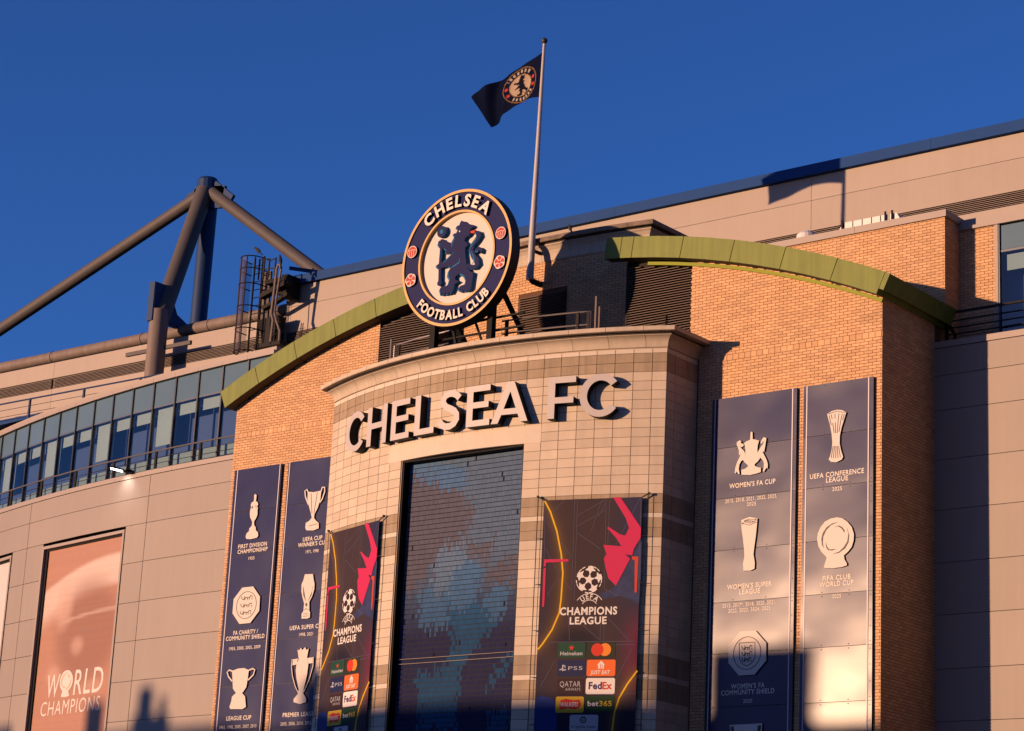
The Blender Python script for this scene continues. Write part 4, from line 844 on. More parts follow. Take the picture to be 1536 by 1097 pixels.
fo = link('flag', me); tag(fo, 'dark navy flag with a round lion crest flying from the pole', 'flag')
md = fo.modifiers.new('thickness', 'SOLIDIFY'); md.thickness = .008

# ------------------------------------------------------------------ trophy panels
SEAM = [16.12, 14.86, 13.61, 12.335, 11.08, 9.85, 8.59, 7.33, 6.08]
YPF = -.08
Yf0 = yframe(YPF); DXP = 0.0
def Yf(a, z, d=0.0): return Yf0(a+DXP, z+.02, d)
def trophy_panel(x0, x1, s0, s1, label, reliefs, caps):
    global DXP
    DXP = -.075 if x0 < 0 else -.052
    root = thing('trophy_panel', ((x0+x1)/2, -.1, SEAM[-1]), label, 'panel', 'navy trophy panels')
    mb = MB(); mb.box(x0, x1-.002, YPF+.032, .0, SEAM[-1], SEAM[0]-.004, 'panel_side'); mb.build('casing', root)
    for z1, z0 in zip(SEAM, SEAM[1:]):
        mb = MB(); mb.box(x0+.10, x1-.10, YPF, YPF+.03, z0+.009, z1-.006, 'panel_navy'); mb.build('sheet', root)
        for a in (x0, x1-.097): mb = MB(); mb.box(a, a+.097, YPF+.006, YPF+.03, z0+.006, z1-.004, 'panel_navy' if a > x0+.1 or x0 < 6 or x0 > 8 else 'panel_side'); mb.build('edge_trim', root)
        mb = MB(); W_ = x1-x0; x0_, x1_ = x0-DXP, x1-DXP
        for fx in (.30, .68): mb.disc(Yf, (x0_+W_*fx, z1-.07), .013, 0, .010, 'bolt', None, 8); mb.disc(Yf, (x0_+W_*fx, z0+.03), .013, 0, .010, 'bolt', None, 8)
        for fz in (.07, .35, .65, .93): mb.disc(Yf, (x1_-.05, z0+(z1-z0)*fz-.02), .012, -.01, .004, 'bolt', None, 8)
        mb.build('bolt_row', root)
    for sx in (s0, s1):
        mb = MB(); mb.plate(Yf, [[(sx-.014, SEAM[-1]+.01), (sx+.014, SEAM[-1]+.01), (sx+.014, SEAM[0]-.03), (sx-.014, SEAM[0]-.03)]], -.02, .008, 'stripe'); mb.build('stripe', root)
    for nm in reliefs:
        T = TR_[nm]; mb = MB(); e0, e1 = 0.0, .045
        for k, p in enumerate(T['o']): mb.plate(Yf, [p], e0, e1+.001*k, 'relief', 'relief_side')
        for p in T.get('o2', []): mb.plate(Yf, [p], e0, e1-.004, 'relief', 'relief_side')
        wst = .042 if nm != 'crowned_cup' else .026
        for p in T.get('s', []): mb.stroke(Yf, p, wst, e0, e1-.002, 'relief', 'relief_side')
        rel = mb.build('trophy_relief', root)
        mb = MB(); e = e1+.006
        for p in T.get('d', []): mb.plate(Yf, [p], e1, e, 'ink')
        for p in T.get('l', []): mb.stroke(Yf, p, .014, e1, e, 'ink')
        for c_, tp, rt in T.get('ring', []):
            mb.disc(Yf, c_, abs(rt[0]-c_[0]), e1, e, 'ink', None, 36, abs(rt[0]-c_[0])-.017, abs(tp[1]-c_[1]))
        for p in T.get('shield', []): mb.stroke(Yf, p+[p[0]], .018, e1, e, 'ink')
        for a, b in T.get('lions', []):
            L_ = b[0]-a[0]; zc = (a[1]+b[1])/2
            mb.stroke(Yf, [(a[0]+L_*f, zc+h) for f, h in ((0, .055), (.08, -.02), (.2, -.045), (.33, .03), (.25, .055))], .020, e1, e, 'ink'); mb.stroke(Yf, [(a[0]+L_*f, zc+h) for f, h in ((.2, -.04), (.45, .015), (.7, .0), (.85, .055), (1, .03))], .026, e1, e+.001, 'ink')
            for f in (.30, .55, .72, .95): mb.stroke(Yf, [(a[0]+L_*f, zc), (a[0]+L_*(f+.04), zc-.06)], .018, e1, e, 'ink')
        if mb.v: mb.build('relief_lines', rel)
    for s, a, b, z in caps:
        mb = MB(); yr = s[0].isdigit(); put_text(mb, Yf, s, a, b, z, .088 if yr else .112, .006, 'text_cream', .008 if yr else .016); mb.build('caption', root)
trophy_panel(*PANELS[0], -10.296, -8.593, 'navy trophy panel with slim cup, octagonal shield and two handled bowl, beside the beige wing', ['slim_cup', 'oct_shield', 'handled_bowl'],
 [("FIRST DIVISION",-10.02,-8.88,13.76),("CHAMPIONSHIP",-10.03,-8.84,13.61),("1955",-9.57,-9.33,13.40),("FA CHARITY /",-9.93,-8.96,11.28),("COMMUNITY SHIELD",-10.21,-8.69,11.13),("1955, 2000, 2005, 2009",-10.05,-8.82,10.85),("LEAGUE CUP",-9.93,-8.96,8.88),("1965, 1998, 2005, 2007, 2015",-10.18,-8.73,8.65)])
trophy_panel(*PANELS[1], -8.21, -6.12, 'navy trophy panel with crowned league cup, partly hidden by the stone tower', ['winged_cup', 'tall_cup', 'crowned_cup'],
 [("UEFA CUP",-7.48,-6.74,13.75),("WINNER'S CUP",-7.65,-6.55,13.60),("1971, 1998",-7.33,-6.85,13.40),("UEFA SUPER CUP",-7.73,-6.44,11.28),("1998, 2021",-7.35,-6.83,11.09),("PREMIER LEAGUE",-7.75,-6.47,8.89),("2005, 2006, 2010, 2015, 2017",-7.81,-6.35,8.66)])
trophy_panel(*PANELS[2], 6.176, 8.384, 'navy trophy panel in the tower shadow edge with handled cup, hexagon cup and octagonal shield', ['handled_cup', 'hexagon_cup', 'oct_shield2', 'cut_cup'],
 [("WOMEN'S FA CUP",6.64,7.94,13.82),("2015, 2018, 2021, 2022, 2023,",6.53,7.99,13.47),("2025",7.15,7.41,13.34),("WOMEN'S SUPER",6.64,7.89,11.36),("LEAGUE",6.99,7.57,11.22),("2015, 2017*, 2018, 2020, 2021,",6.52,8.02,10.93),("2022, 2023, 2024, 2025",6.69,7.86,10.80),("WOMEN'S FA",6.81,7.74,8.99),("COMMUNITY SHIELD",6.54,8.01,8.85),("2020",7.16,7.41,8.65)])
trophy_panel(*PANELS[3], 8.779, 10.45, 'navy trophy panel with flared cup and round disc cup at the brick corner', ['flared_cup', 'disc_cup'],
 [("UEFA CONFERENCE",8.89,10.34,13.82),("LEAGUE",9.33,9.92,13.69),("2025",9.50,9.76,13.47),("FIFA CLUB",9.27,10.01,11.37),("WORLD CUP",9.19,10.09,11.23),("2025",9.53,9.76,10.95)])

# ------------------------------------------------------------------ league banners roped to the tower
def league_banner(sc, label):
    th = sc/TR; n = Vector((sin(th), -cos(th), 0)); u = Vector((cos(th), sin(th), 0)); dist = 13.1*cos(1.265/13.0)
    O = Vector((TC[0], TC[1], 0))+n*dist; fr = frame(O, u, n); root = thing('league_banner', (O.x, O.y, 5.0), label, 'banner', 'starball banners on the tower')
    T, Bt, l, r_ = 13.475, 4.8, -1.235, 1.275
    V = []; C = []; nx, nz = 64, 210; W1 = nx+1
    def near(p, poly):
        b_ = 9
        for (ax, az_), (bx, bz) in zip(poly, poly[1:]):
            dx, dz = bx-ax, bz-az_; t_ = max(0, min(1, ((p[0]-ax)*dx+(p[1]-az_)*dz)/(dx*dx+dz*dz))); b_ = min(b_, math.hypot(p[0]-ax-dx*t_, p[1]-az_-dz*t_))
        return b_
    for j in range(nz+1):
        for i in range(nx+1):
            x = l+(r_-l)*i/nx; z = T+(Bt-T)*j/nz; V.append(fr(x, z, 0)); f = (x-l)/(r_-l); c = [.046, .028, .033]
            def mixin(q, k): 
                for a_ in range(3): c[a_] = c[a_]*(1-k)+q[a_]*k
            mixin((.024, .026, .075), soft(f, .62, 1)*soft(z, 9.0, 12.5)); mixin((.028, .022, .045), soft(-f, -.18, 0)*.8)
            mixin((.15, .016, .055), .8*soft(f, .78, 1.02)*(1-soft(abs(z-9.7), .3, 1.3))); mixin((.010, .009, .022), .85*(1-soft(math.hypot((x+.25)/.75, (z-10.0)/.45), .3, 1.1)))
            mixin((.014, .014, .045), 1-soft(z, 7.6, 9.4))
            g_ = min(near((x, z), ART_['yellow'][0]), near((x, z), ART_['yellow'][1])); mixin((.20, .11, .02), .75*math.exp(-g_/.09)); C.append(tuple(c))
    me = bpy.data.meshes.new('cloth'); me.from_pydata(V, [], [(j*W1+i, (j+1)*W1+i, (j+1)*W1+i+1, j*W1+i+1) for j in range(nz) for i in range(nx)]); me.materials.append(MATS['banner_print'])
    ca = me.color_attributes.new('Col', 'FLOAT_COLOR', 'POINT'); ca.data.foreach_set('color', [v for q_ in C for v in (*q_, 1)]); me.update(); link('cloth', me, root)
    mb = MB(); mb.plate(fr, [[(l, Bt), (r_, Bt), (r_, T), (l, T)]], -.012, -.010, 'black_metal'); mb.build('backing', root)
    mb = MB(); mb.plate(fr, [ART_['bluepaint']], 0, .002, 'b_steel'); mb.build('blue_splash', root)
    mb = MB(); mb.plate(fr, [ART_['blue']], 0, .0025, 'b_blue'); mb.build('blue_field', root)
    mb = MB()
    for p in ART_['lines']: mb.stroke(fr, p, .014, 0, .003, 'b_line')
    mb.build('thin_lines', root)
    mb = MB()
    for p in ART_['yellow']: mb.stroke(fr, p, .040, 0, .006, 'b_yellow')
    mb.build('yellow_curve', root)
    mb = MB()
    for p in ART_['pink']: mb.plate(fr, [p], 0, .008, 'b_pink')
    mb.build('pink_splash', root)
    mb = MB(); mb.plate(fr, [ART_['red'][0]], 0, .008, 'b_red'); mb.build('red_corner', root)
    # starball
    c = ART_['ball'][0]; Rb = .325; mb = MB(); mb.disc(fr, c, Rb+.004, 0, .009, 'b_maroon', None, 40)
    def star(cx_, cz_, R1, R2, a0, dd):
        P = []
        for k in range(10):
            rr = R1 if k % 2 == 0 else R2; x_, z_ = cx_+rr*sin(a0+k*PI/5), cz_+rr*cos(a0+k*PI/5); q_ = math.hypot(x_-c[0], z_-c[1])
            if q_ > Rb: x_, z_ = c[0]+(x_-c[0])*Rb/q_, c[1]+(z_-c[1])*Rb/q_
            P.append((x_, z_))
        mb.plate(fr, [P[::-1]], .009, dd, 'b_white')
    star(c[0], c[1], .150, .064, .12, .011)
    for k in range(5): a = .12+2*PI*k/5; star(c[0]+.262*sin(a), c[1]+.262*cos(a), .145, .068, a+PI, .012+.0002*k)
    for k in range(20):
        a = 2*PI*(k+.5)/20
        if k % 4 != 3: mb.stroke(fr, [(c[0]+Rb*.985*sin(a+e), c[1]+Rb*.985*cos(a+e)) for e in (-.13, 0, .13)], .022, .009, .0135, 'b_white')
    mb.build('starball', root)
    mb = MB(); mb2 = (c[0]+.03, 10.79); arc_text(mb, fr, mb2, 'UEFA', .24, -50, 50, .115, 0, .008, 'b_white', None, bold=.02)
    for rr in (.215, .375): mb.stroke(fr, [(mb2[0]+rr*sin(rad(a)), mb2[1]+rr*cos(rad(a))) for a in range(-56, 57, 8)], .016, 0, .008, 'b_white')
    put_text(mb, fr, 'CHAMPIONS', -.70, .745, 10.655, .175, .008, 'b_white', .03); put_text(mb, fr, 'LEAGUE', -.44, .49, 10.43, .165, .008, 'b_white', .03); mb.build('lettering', root)
    def card(k, mt, rnd_=.02):
        (x0, z1), (x1, z0) = ART_['cards'][k]; x0 += .012; x1 -= .012; z0 += .008; z1 -= .008; b = .03
        P = [(x0+b, z0), (x1-b, z0), (x1, z0+b), (x1, z1-b), (x1-b, z1), (x0+b, z1), (x0, z1-b), (x0, z0+b)]
        mb = MB(); mb.plate(fr, [P], 0, .005, mt); return mb, x0, x1, z0, z1
    m_, x0, x1, z0, z1 = card('g', 'b_green'); put_text(m_, fr, 'Heineken', x0+.07, x1-.07, z0+.06, .085, .008, 'b_grey', .025)
    cxs, czs = (x0+x1)/2, z1-.125; P = [(cxs+rr*sin(k*PI/5), czs+rr*cos(k*PI/5)) for k, rr in enumerate([.075, .03]*5)]; m_.plate(fr, [P[::-1]], .005, .008, 'b_mcred'); m_.build('sponsor_card', root)
    m_, x0, x1, z0, z1 = card('m', 'b_olive'); zc = (z0+z1)/2; xc = (x0+x1)/2; m_.disc(fr, (xc-.095, zc+.01), .152, 0, .008, 'b_mcred', None, 28); m_.disc(fr, (xc+.095, zc+.01), .152, 0, .007, 'b_mcorange', None, 28); m_.build('sponsor_card', root)
    m_, x0, x1, z0, z1 = card('p', 'b_navy'); put_text(m_, fr, 'PS5', x0+.27, x1-.06, (z0+z1)/2-.045, .085, .008, 'b_grey', 0); zc = (z0+z1)/2
    m_.stroke(fr, [(x0+.13, zc-.07), (x0+.13, zc+.075)], .03, 0, .008, 'b_grey'); m_.stroke(fr, [(x0+.13, zc+.07), (x0+.19, zc+.05), (x0+.185, zc+.005)], .024, 0, .0085, 'b_grey'); m_.stroke(fr, [(x0+.05, zc-.045), (x0+.10, zc-.025), (x0+.17, zc-.05), (x0+.22, zc-.035)], .026, 0, .009, 'b_grey'); m_.build('sponsor_card', root)
    m_, x0, x1, z0, z1 = card('j', 'b_orange'); put_text(m_, fr, 'JUST EAT', x0+.10, x1-.14, z0+.05, .085, .008, 'b_white', .03, .12); xc = (x0+x1)/2
    m_.plate(fr, [[(xc-.07, z0+.175), (xc+.07, z0+.175), (xc+.075, z0+.265), (xc+.10, z0+.265), (xc, z0+.37), (xc-.10, z0+.265), (xc-.075, z0+.265)]], 0, .008, 'b_white'); m_.stroke(fr, [(xc-.02, z0+.175), (xc-.02, z0+.29)], .014, 0, .010, 'b_orange'); m_.stroke(fr, [(xc+.025, z0+.175), (xc+.025, z0+.27)], .014, 0, .010, 'b_orange'); m_.build('sponsor_card', root)
    m_, x0, x1, z0, z1 = card('q', 'b_maroon'); put_text(m_, fr, 'QATAR', x0+.07, x1-.08, z0+.19, .125, .008, 'b_grey', -.005); put_text(m_, fr, 'AIRWAYS', x0+.21, x1-.08, z0+.095, .065, .008, 'b_grey', -.005); m_.build('sponsor_card', root)
    m_, x0, x1, z0, z1 = card('f', 'b_white'); put_text(m_, fr, 'Fed', x0+.07, x0+.40, z0+.12, .16, .008, 'b_purple', .035); put_text(m_, fr, 'Ex', x0+.41, x1-.07, z0+.12, .16, .008, 'b_red', .035); m_.build('sponsor_card', root)
    m_, x0, x1, z0, z1 = card('w', 'b_cardyellow'); m_.plate(fr, [[(x0+.10, z0+.10), (x0+.14, z0+.07), (x0+.30, z0+.10), (x0+.48, z0+.075), (x1-.13, z0+.10), (x1-.06, z0+.19), (x1-.11, z1-.07), (x0+.45, z1-.085), (x0+.25, z1-.05), (x0+.12, z1-.09)]], 0, .007, 'b_mcred'); put_text(m_, fr, 'WALKERS', x0+.11, x1-.15, z0+.145, .10, .009, 'b_white', .02, .12); m_.build('sponsor_card', root)
    m_, x0, x1, z0, z1 = card('b', 'b_darkgreen'); put_text(m_, fr, 'bet', x0+.06, x0+.33, z0+.14, .115, .008, 'b_white', .03); put_text(m_, fr, '365', x0+.35, x1-.06, z0+.14, .115, .008, 'b_cardyellow', .03); m_.build('sponsor_card', root)
    m_, x0, x1, z0, z1 = card('c', 'b_grey'); put_text(m_, fr, 'crypto.com', x0+.05, x1-.06, z0+.065, .072, .008, 'ink', .01); xc = (x0+x1)/2; m_.disc(fr, (xc-.02, z0+.255), .088, 0, .008, 'ink', None, 6); m_.disc(fr, (xc-.02, z0+.25), .05, 0, .010, 'b_grey', None, 6); m_.disc(fr, (xc-.02, z0+.245), .026, 0, .011, 'ink', None, 5); m_.build('sponsor_card', root)
    # corner ropes and side clips
    mb = MB()
    for (a, b, c2, d2) in ((l, T, l-.17, T+.10), (r_, T, r_+.16, T+.09)): mb.tube([fr(a, b, .0), fr(c2, d2, -.03)], .016, 'rope', 6); mb.disc(fr, (c2, d2), .03, -.06, 0, 'rope', None, 8)
    for k in range(7):
        z = T-.95-k*1.12
        for e, sg in ((l, -1), (r_, 1)): mb.tube([fr(e, z, .0), fr(e+sg*.14, z+.01, -.04)], .010, 'rope', 5)
    for sg, e in ((-1, l-.16), (1, r_+.15)): mb.tube([fr(e, T+.1, -.035), fr(e, Bt, -.035)], .007, 'rope', 5)
    mb.build('rope', root)
league_banner(3.955, 'tall starball banner beside the tower corner next to its shaded return wall')
league_banner(-3.875, 'tall starball banner between the mosaic and the trophy panels nearer the beige wing')
# ------------------------------------------------------------------ right wing
rw = thing('panelled_wing', (20, 4, 0), 'beige panelled wing with brick pier and window beyond the shaded brick corner', 'building')
mb = MB(); mb.box(10.60, 40, 2.58, 3.6, 0, 17.40, 'seam'); mb.box(10.72, 40, 3.60, 8.2, 0, 17.38, 'seam'); mb.build('wall_core', rw)
ZR = [17.42, 16.73, 15.86, 14.64, 13.42, 12.15, 10.91, 9.64, 8.42, 7.15, 5.9]
for z1, z0 in zip(ZR, ZR[1:]):
    for a, b in ((10.69, 18.0), (18.0, 25.3), (25.3, 32.6)):
        mb = MB(); mb.box(a+.006, b-.006, 2.53, 2.58, z0+.007, z1-.007, 'beige'); mb.build('cladding_panel', rw)
for k in range(5):
    a = 10.69+3.9*k; mb = MB(); mb.box(a+.002, a+3.898, 2.50, 2.85, 17.425, 17.58, 'beige_trim'); mb.build('coping', rw)
mb = MB(); mb.box(10.72, 11.70, 3.784, 4.2, 17.38, 20.79, 'mortar'); mb.box(10.72, 40, 4.35, 4.45, 17.39, 20.79, 'room'); mb.build('pier_core', rw)
brickwork(rw, flat((0, 3.784, 0), (1, 0, 0), (0, -1, 0)), 10.735, 11.70, 17.695, 20.78, (), None, lambda u, z: True, 300)
mb = MB(); mb.box(10.73, 40, 3.70, 5.5, 20.792, 21.05, 'beige_trim'); mb.build('window_head', rw)
mb = MB(); mb.box(11.703, 11.79, 3.735, 3.95, 17.39, 20.79, 'beige_trim'); mb.build('window_jamb', rw)
X = 11.83
for k in range(8):
    a, b = X+1.3*k, X+1.3*k+1.26; fr = yframe(3.80)
    mb = MB(); mb.plate(fr, [[(a, 20.13), (b, 20.13), (b, 20.76), (a, 20.76)]], -.02, 0, 'spandrel'); mb.build('spandrel_pane', rw)
    mb = MB(); mb.plate(fr, [[(a, 17.4), (b, 17.4), (b, 20.06), (a, 20.06)]], 0, 0, 'glass'); mb.build('window_pane', rw)
    mb = MB(); mb.plate(fr, [[(a, 20.065), (b, 20.065), (b, 20.12), (a, 20.12)]], -.05, .01, 'inner_frame'); mb.build('transom', rw)
    mb = MB(); mb.plate(fr, [[(a+.10, 19.62), (b-.05, 19.62), (b-.05, 20.03), (a+.10, 20.03)]], -.16, -.14, 'blind'); mb.build('blind', rw)
    mb = MB(); mb.plate(fr, [[(a-.038, 17.4), (a-.002, 17.4), (a-.002, 20.78), (a-.038, 20.78)]], -.1, .05, 'mullion'); mb.build('mullion', rw)
rr = thing('terrace_railing', (14, 2.9, 17.58), 'dark terrace railing in front of the window on the panelled wing', 'railing')
for zz in (18.42, 18.20, 18.02, 17.86):
    mb = MB(); mb.bar((10.78, 2.95, zz), (30, 2.95, zz), .03 if zz < 18.4 else .05, .03 if zz < 18.4 else .05, 'dark_steel'); mb.build('rail', rr)
for k in range(9): mb = MB(); mb.bar((10.95+2.3*k if k else 10.80, 2.95, 17.5), (10.95+2.3*k if k else 10.80, 2.95, 18.43), .05, .08, 'dark_steel'); mb.build('post', rr)
mb = MB(); mb.tube([(10.86, 3.25, 17.4), (10.86, 3.25, 17.95), (10.80, 3.1, 18.15), (10.80, 2.95, 18.3)], .045, 'dark_steel', 8); tag(mb.build('drain_pipe'), 'dark drain pipe in the shaded corner under the canopy end', 'pipe')

# ------------------------------------------------------------------ stand roof behind everything
rf = thing('stand_roof', (0, 10, 21), 'long beige clad stand roof with blue fascia behind the entrance block', 'building')
YR = 8.35
mb = MB(); mb.box(-17.42, 45, YR+.06, 30, 18, 25.08, 'seam'); mb.box(-45, -17.43, YR+.06, 30, 18, 24.1, 'seam'); mb.build('wall_core', rf)
def roof_row(x0, x1, z0, z1, cuts):
    xs = [x0]+sorted(c for c in cuts if x0+.05 < c < x1)+[x1]
    for a, b in zip(xs, xs[1:]): mb = MB(); mb.box(a+.006, b-.006, YR, YR+.06, z0+.006, z1-.006, 'roof_beige'); mb.build('cladding_panel', rf)
cuts = [-39.4, -29.5, 3.57, 13.97, 24.4]
roof_row(-17.44, 45, 24.385, 25.115, cuts+[-17.2]); roof_row(-17.44, 45, 23.46, 24.385, cuts+[-17.2]); roof_row(-17.44, 45, 18, 23.07, cuts)
roof_row(-45, -17.44, 23.48, 24.1, cuts); roof_row(-45, -17.44, 22.0, 23.07, cuts); roof_row(-45, -17.44, 19.5, 22.0, cuts)
mb = MB(); mb.box(-17.44, -17.36, YR-.02, YR+.07, 19, 25.1, 'roof_beige'); mb.build('corner_trim', rf)
for a, b in ((-45, -29.55), (-29.45, -17.50), (-17.30, 20.0)):
    lv = MB(); lv.box(a, b, YR+.05, YR+.062, 23.075, 23.455, 'louvre_back'); lo = lv.build('louvre', rf)
    for k in range(7):
        z = 23.10+.054*k; mb = MB(); mb.add([(a, YR+.045, z+.03), (a, YR-.02, z-.008), (a, YR-.02, z-.018), (b, YR+.045, z+.03), (b, YR-.02, z-.008), (b, YR-.02, z-.018)], [(0,1,4,3),(1,2,5,4),(2,0,3,5),(0,2,1),(3,4,5)], 'roof_louvre'); mb.build('slat', lo)
xs = [-17.46, -16.97, -14.25, -8.81, -3.37, 2.07, 7.51, 12.95, 18.4, 23.8, 29.3, 34.7]
for a, b in zip(xs, xs[1:]): mb = MB(); mb.box(a+.003, b-.003, YR-.16, YR+.6, 25.12, 25.44, 'fascia'); mb.build('fascia', rf)
mb = MB(); mb.box(-17.45, 45, YR+.6, 40, 25.09, 25.40, 'roof_felt'); mb.build('roof_deck', rf)
mb = MB(); hx = (-15.80, -14.90); V = []
for x in hx: V += [(x, 8.9, 25.41), (x, 10.0, 25.41), (x, 10.0, 25.55), (x, 9.5, 25.90), (x, 9.0, 25.66)]
mb.add(V, [(0,1,2,3,4)[::-1], (5,6,7,8,9), (0,5,9,4)[::-1], (4,9,8,3)[::-1], (3,8,7,2)[::-1], (2,7,6,1)[::-1]], 'roof_beige'); tag(mb.build('roof_vent'), 'small beige vent hood standing on the blue roof fascia', 'vent')

# ------------------------------------------------------------------ roof mast with its struts
ms = thing('roof_mast', (-23.2, 8.6, 22), 'tall steel roof mast with raking strut and sloping tie tubes', 'mast')
node = Vector((-23.21, 9.5, 30.2))
mb = MB(); mb.tube([(-23.05, 7.6, 21.9), (-23.05, 7.6, 24.95)], .34, 'pipe_paint', 20); mb.build('column', ms, True)
mb = MB(); mb.tube([(-23.05, 7.60, 24.5), node+Vector((0, -.1, -.1))], .335, 'grey_paint', 20); mb.build('raking_strut', ms, True)
mb = MB(); mb.tube([(-23.3, 9.7, 22.5), (-23.25, 9.7, 30.1)], .31, 'blue_paint', 20); mb.build('rear_column', ms, True)
mb = MB(); mb.tube([(-22.92, 9.5, 30.0), (-17.18, 9.5, 25.95), (-15.6, 9.5, 24.83)], .235, 'grey_paint', 16); mb.build('tie_tube', ms, True)
mb = MB(); mb.tube([(-23.5, 9.5, 30.02), (-34.53, 9.5, 26.42), (-40, 9.5, 24.63)], .235, 'grey_paint', 16); mb.build('tie_tube', ms, True)
mb = MB(); mb.tube([(-23.21, 9.5, 29.75), (-23.21, 9.5, 30.50), (-23.21, 9.5, 30.60)], [.40, .40, .33], 'blue_paint', 16); mb.bar((-23.9, 9.5, 29.98), (-22.3, 9.5, 29.72), .12, .85, 'blue_paint'); mb.bar((-22.9, 9.5, 30.2), (-21.9, 9.5, 29.45), .12, .55, 'blue_paint'); mb.bar((-23.5, 9.5, 30.15), (-24.2, 9.5, 29.9), .12, .5, 'blue_paint'); mb.build('node_plate', ms)
mb = MB(); mb.box(-23.30, -23.02, 7.22, 7.75, 24.5, 25.95, 'blue_paint'); fr = lambda y, z, d=0.0: (-23.0+d, y, z)
mb.plate(fr, [[(7.25, 24.5), (9.2, 24.5), (9.1, 24.7), (8.4, 25.0), (8.0, 25.75), (7.25, 25.95)]], -.12, 0, 'blue_paint'); mb.build('gusset', ms)
mb = MB(); mb.tube([(-44, 8.65, 24.44), (-17.3, 8.65, 24.44)], .215, 'pipe_paint', 18)
for x in (-36, -30, -25, -21.5, -19.3): mb.tube([(x, 8.65, 24.44), (x+.05, 8.65, 24.44)], .235, 'pipe_paint', 18)
mb.build('edge_tube', ms, True)
mb = MB()
for a, b in (((-24.75, 7.72, 23.56), (-23.38, 7.72, 23.56)), ((-22.72, 7.72, 23.56), (-21.40, 7.72, 23.56))): mb = MB(); mb.bar(a, b, .10, .14, 'grey_paint'); mb.build('cable_tray', ms)

# ------------------------------------------------------------------ caged ladder and gear beside the roof end
ld = thing('caged_ladder', (-18.35, 7.2, 22.6), 'caged access ladder with wire mesh guard beside the roof end', 'ladder')
cxl, cyl_, rl_ = -18.30, 7.55, .42
ring = [(cxl+rl_*cos(a), cyl_-.08-rl_*1.15*sin(a)) for a in [PI*i/10 for i in range(11)]]
for z in (22.65, 23.45, 24.25, 25.05, 25.6, 26.03):
    mb = MB(); mb.tube([(cxl+rl_, cyl_+.25, z)]+[(p[0], p[1], z) for p in ring]+[(cxl-rl_, cyl_+.25, z)], .020, 'black_metal', 6); mb.build('hoop', ld)
for k in (0, 2, 4, 6, 8, 10):
    mb = MB(); mb.bar((*ring[k], 22.6), (*ring[k], 26.03), .028, .028, 'black_metal'); mb.build('cage_bar', ld)
for x in (cxl-.22, cxl+.22): mb = MB(); mb.bar((x, cyl_+.18, 22.5), (x, cyl_+.18, 26.2), .05, .05, 'dark_steel'); mb.build('stile', ld)
for k in range(12): mb = MB(); mb.tube([(cxl-.22, cyl_+.18, 22.7+.29*k), (cxl+.22, cyl_+.18, 22.7+.29*k)], .016, 'dark_steel', 6); mb.build('rung', ld)
mb = MB(); q = [(p[0]*1.0, p[1]) for p in ring[4:]]+[(cxl-rl_, cyl_+.25)]
mb.add([(p[0], p[1], 22.62) for p in q]+[(p[0], p[1], 26.0) for p in q], [(i, i+1, len(q)+i+1, len(q)+i) for i in range(len(q)-1)], 'mesh_guard'); mb.build('mesh_guard', ld)
mb = MB(); mb.box(-18.22, -17.82, 7.85, 7.93, 23.3, 25.65, 'pipe_paint'); mb.build('back_plate', ld)
gr = thing('roof_gear', (-17, 7.6, 22.6), 'dark steel platform and brackets between the caged ladder and the roof end', 'platform')
mb = MB()
mb.box(-17.72, -16.7, 7.5, 8.2, 25.05, 25.2, 'black_metal'); mb.box(-17.5, -17.0, 7.9, 8.3, 24.75, 25.05, 'black_metal'); mb.box(-17.0, -16.75, 7.6, 8.25, 24.5, 25.3, 'black_metal')
mb.bar((-17.8, 7.5, 24.6), (-16.5, 7.5, 24.95), .25, .16, 'dark_steel'); mb.bar((-17.75, 7.6, 24.2), (-16.6, 7.6, 24.55), .2, .12, 'dark_steel'); mb.build('platform', gr)
mb = MB(); P = [(-18.1, 23.85), (-17.1, 23.9), (-17.25, 23.3), (-17.45, 22.75), (-17.75, 22.75), (-17.85, 23.3)]; mb.plate(yframe(7.75), [P], -.3, .1, 'dark_steel'); mb.box(-18.0, -16.75, 7.5, 8.1, 22.78, 22.92, 'dark_steel'); mb.build('bracket', gr)
mb = MB()
for x in (-17.9, -17.66, -17.42, -17.12): mb.bar((x, 7.35, 25.2), (x, 7.35, 25.95-.12*(x+17.9)), .045, .045, 'dark_steel')
mb.bar((-17.42, 7.35, 25.80), (-17.10, 7.35, 25.86), .03, .03, 'dark_steel'); mb.bar((-17.9, 7.35, 25.93), (-17.42, 7.35, 25.88), .03, .03, 'dark_steel'); mb.bar((-17.9, 7.35, 25.55), (-17.12, 7.35, 25.5), .03, .03, 'dark_steel'); mb.bar((-16.6, 7.5, 25.45), (-15.9, 8.8, 25.5), .06, .12, 'blue_paint'); mb.build('guard_bars', gr)
mb = MB()
for y in (7.1, 7.25): mb.bar((-17.05, y+.4, 22.9), (-17.05, y+.4, 23.8), .03, .03, 'dark_steel')
for z in (23.0, 23.2, 23.4, 23.6): mb.bar((-17.3, 7.6, z), (-16.9, 7.6, z), .02, .02, 'dark_steel')
mb.build('small_ladder', gr)
mb = MB()
mb.tube([(-16.58, 7.1, 25.35), (-16.62, 7.08, 25.45), (-16.70, 7.08, 25.46), (-16.76, 7.08, 25.35), (-16.80, 7.08, 24.5), (-16.85, 7.08, 23.75), (-16.74, 7.08, 23.5), (-16.78, 7.08, 22.75)], .045, 'pipe_paint', 8)
mb.tube([(-16.62, 7.15, 25.33), (-16.72, 7.15, 24.5), (-16.78, 7.15, 23.8), (-16.66, 7.15, 23.5), (-16.45, 7.15, 23.1), (-16.45, 7.15, 22.75)], .04, 'pipe_paint', 8); mb.tube([(-16.9, 7.2, 25.3), (-17.0, 7.2, 24.6), (-16.98, 7.2, 23.4), (-16.9, 7.2, 22.7)], .02, 'dark_steel', 6)
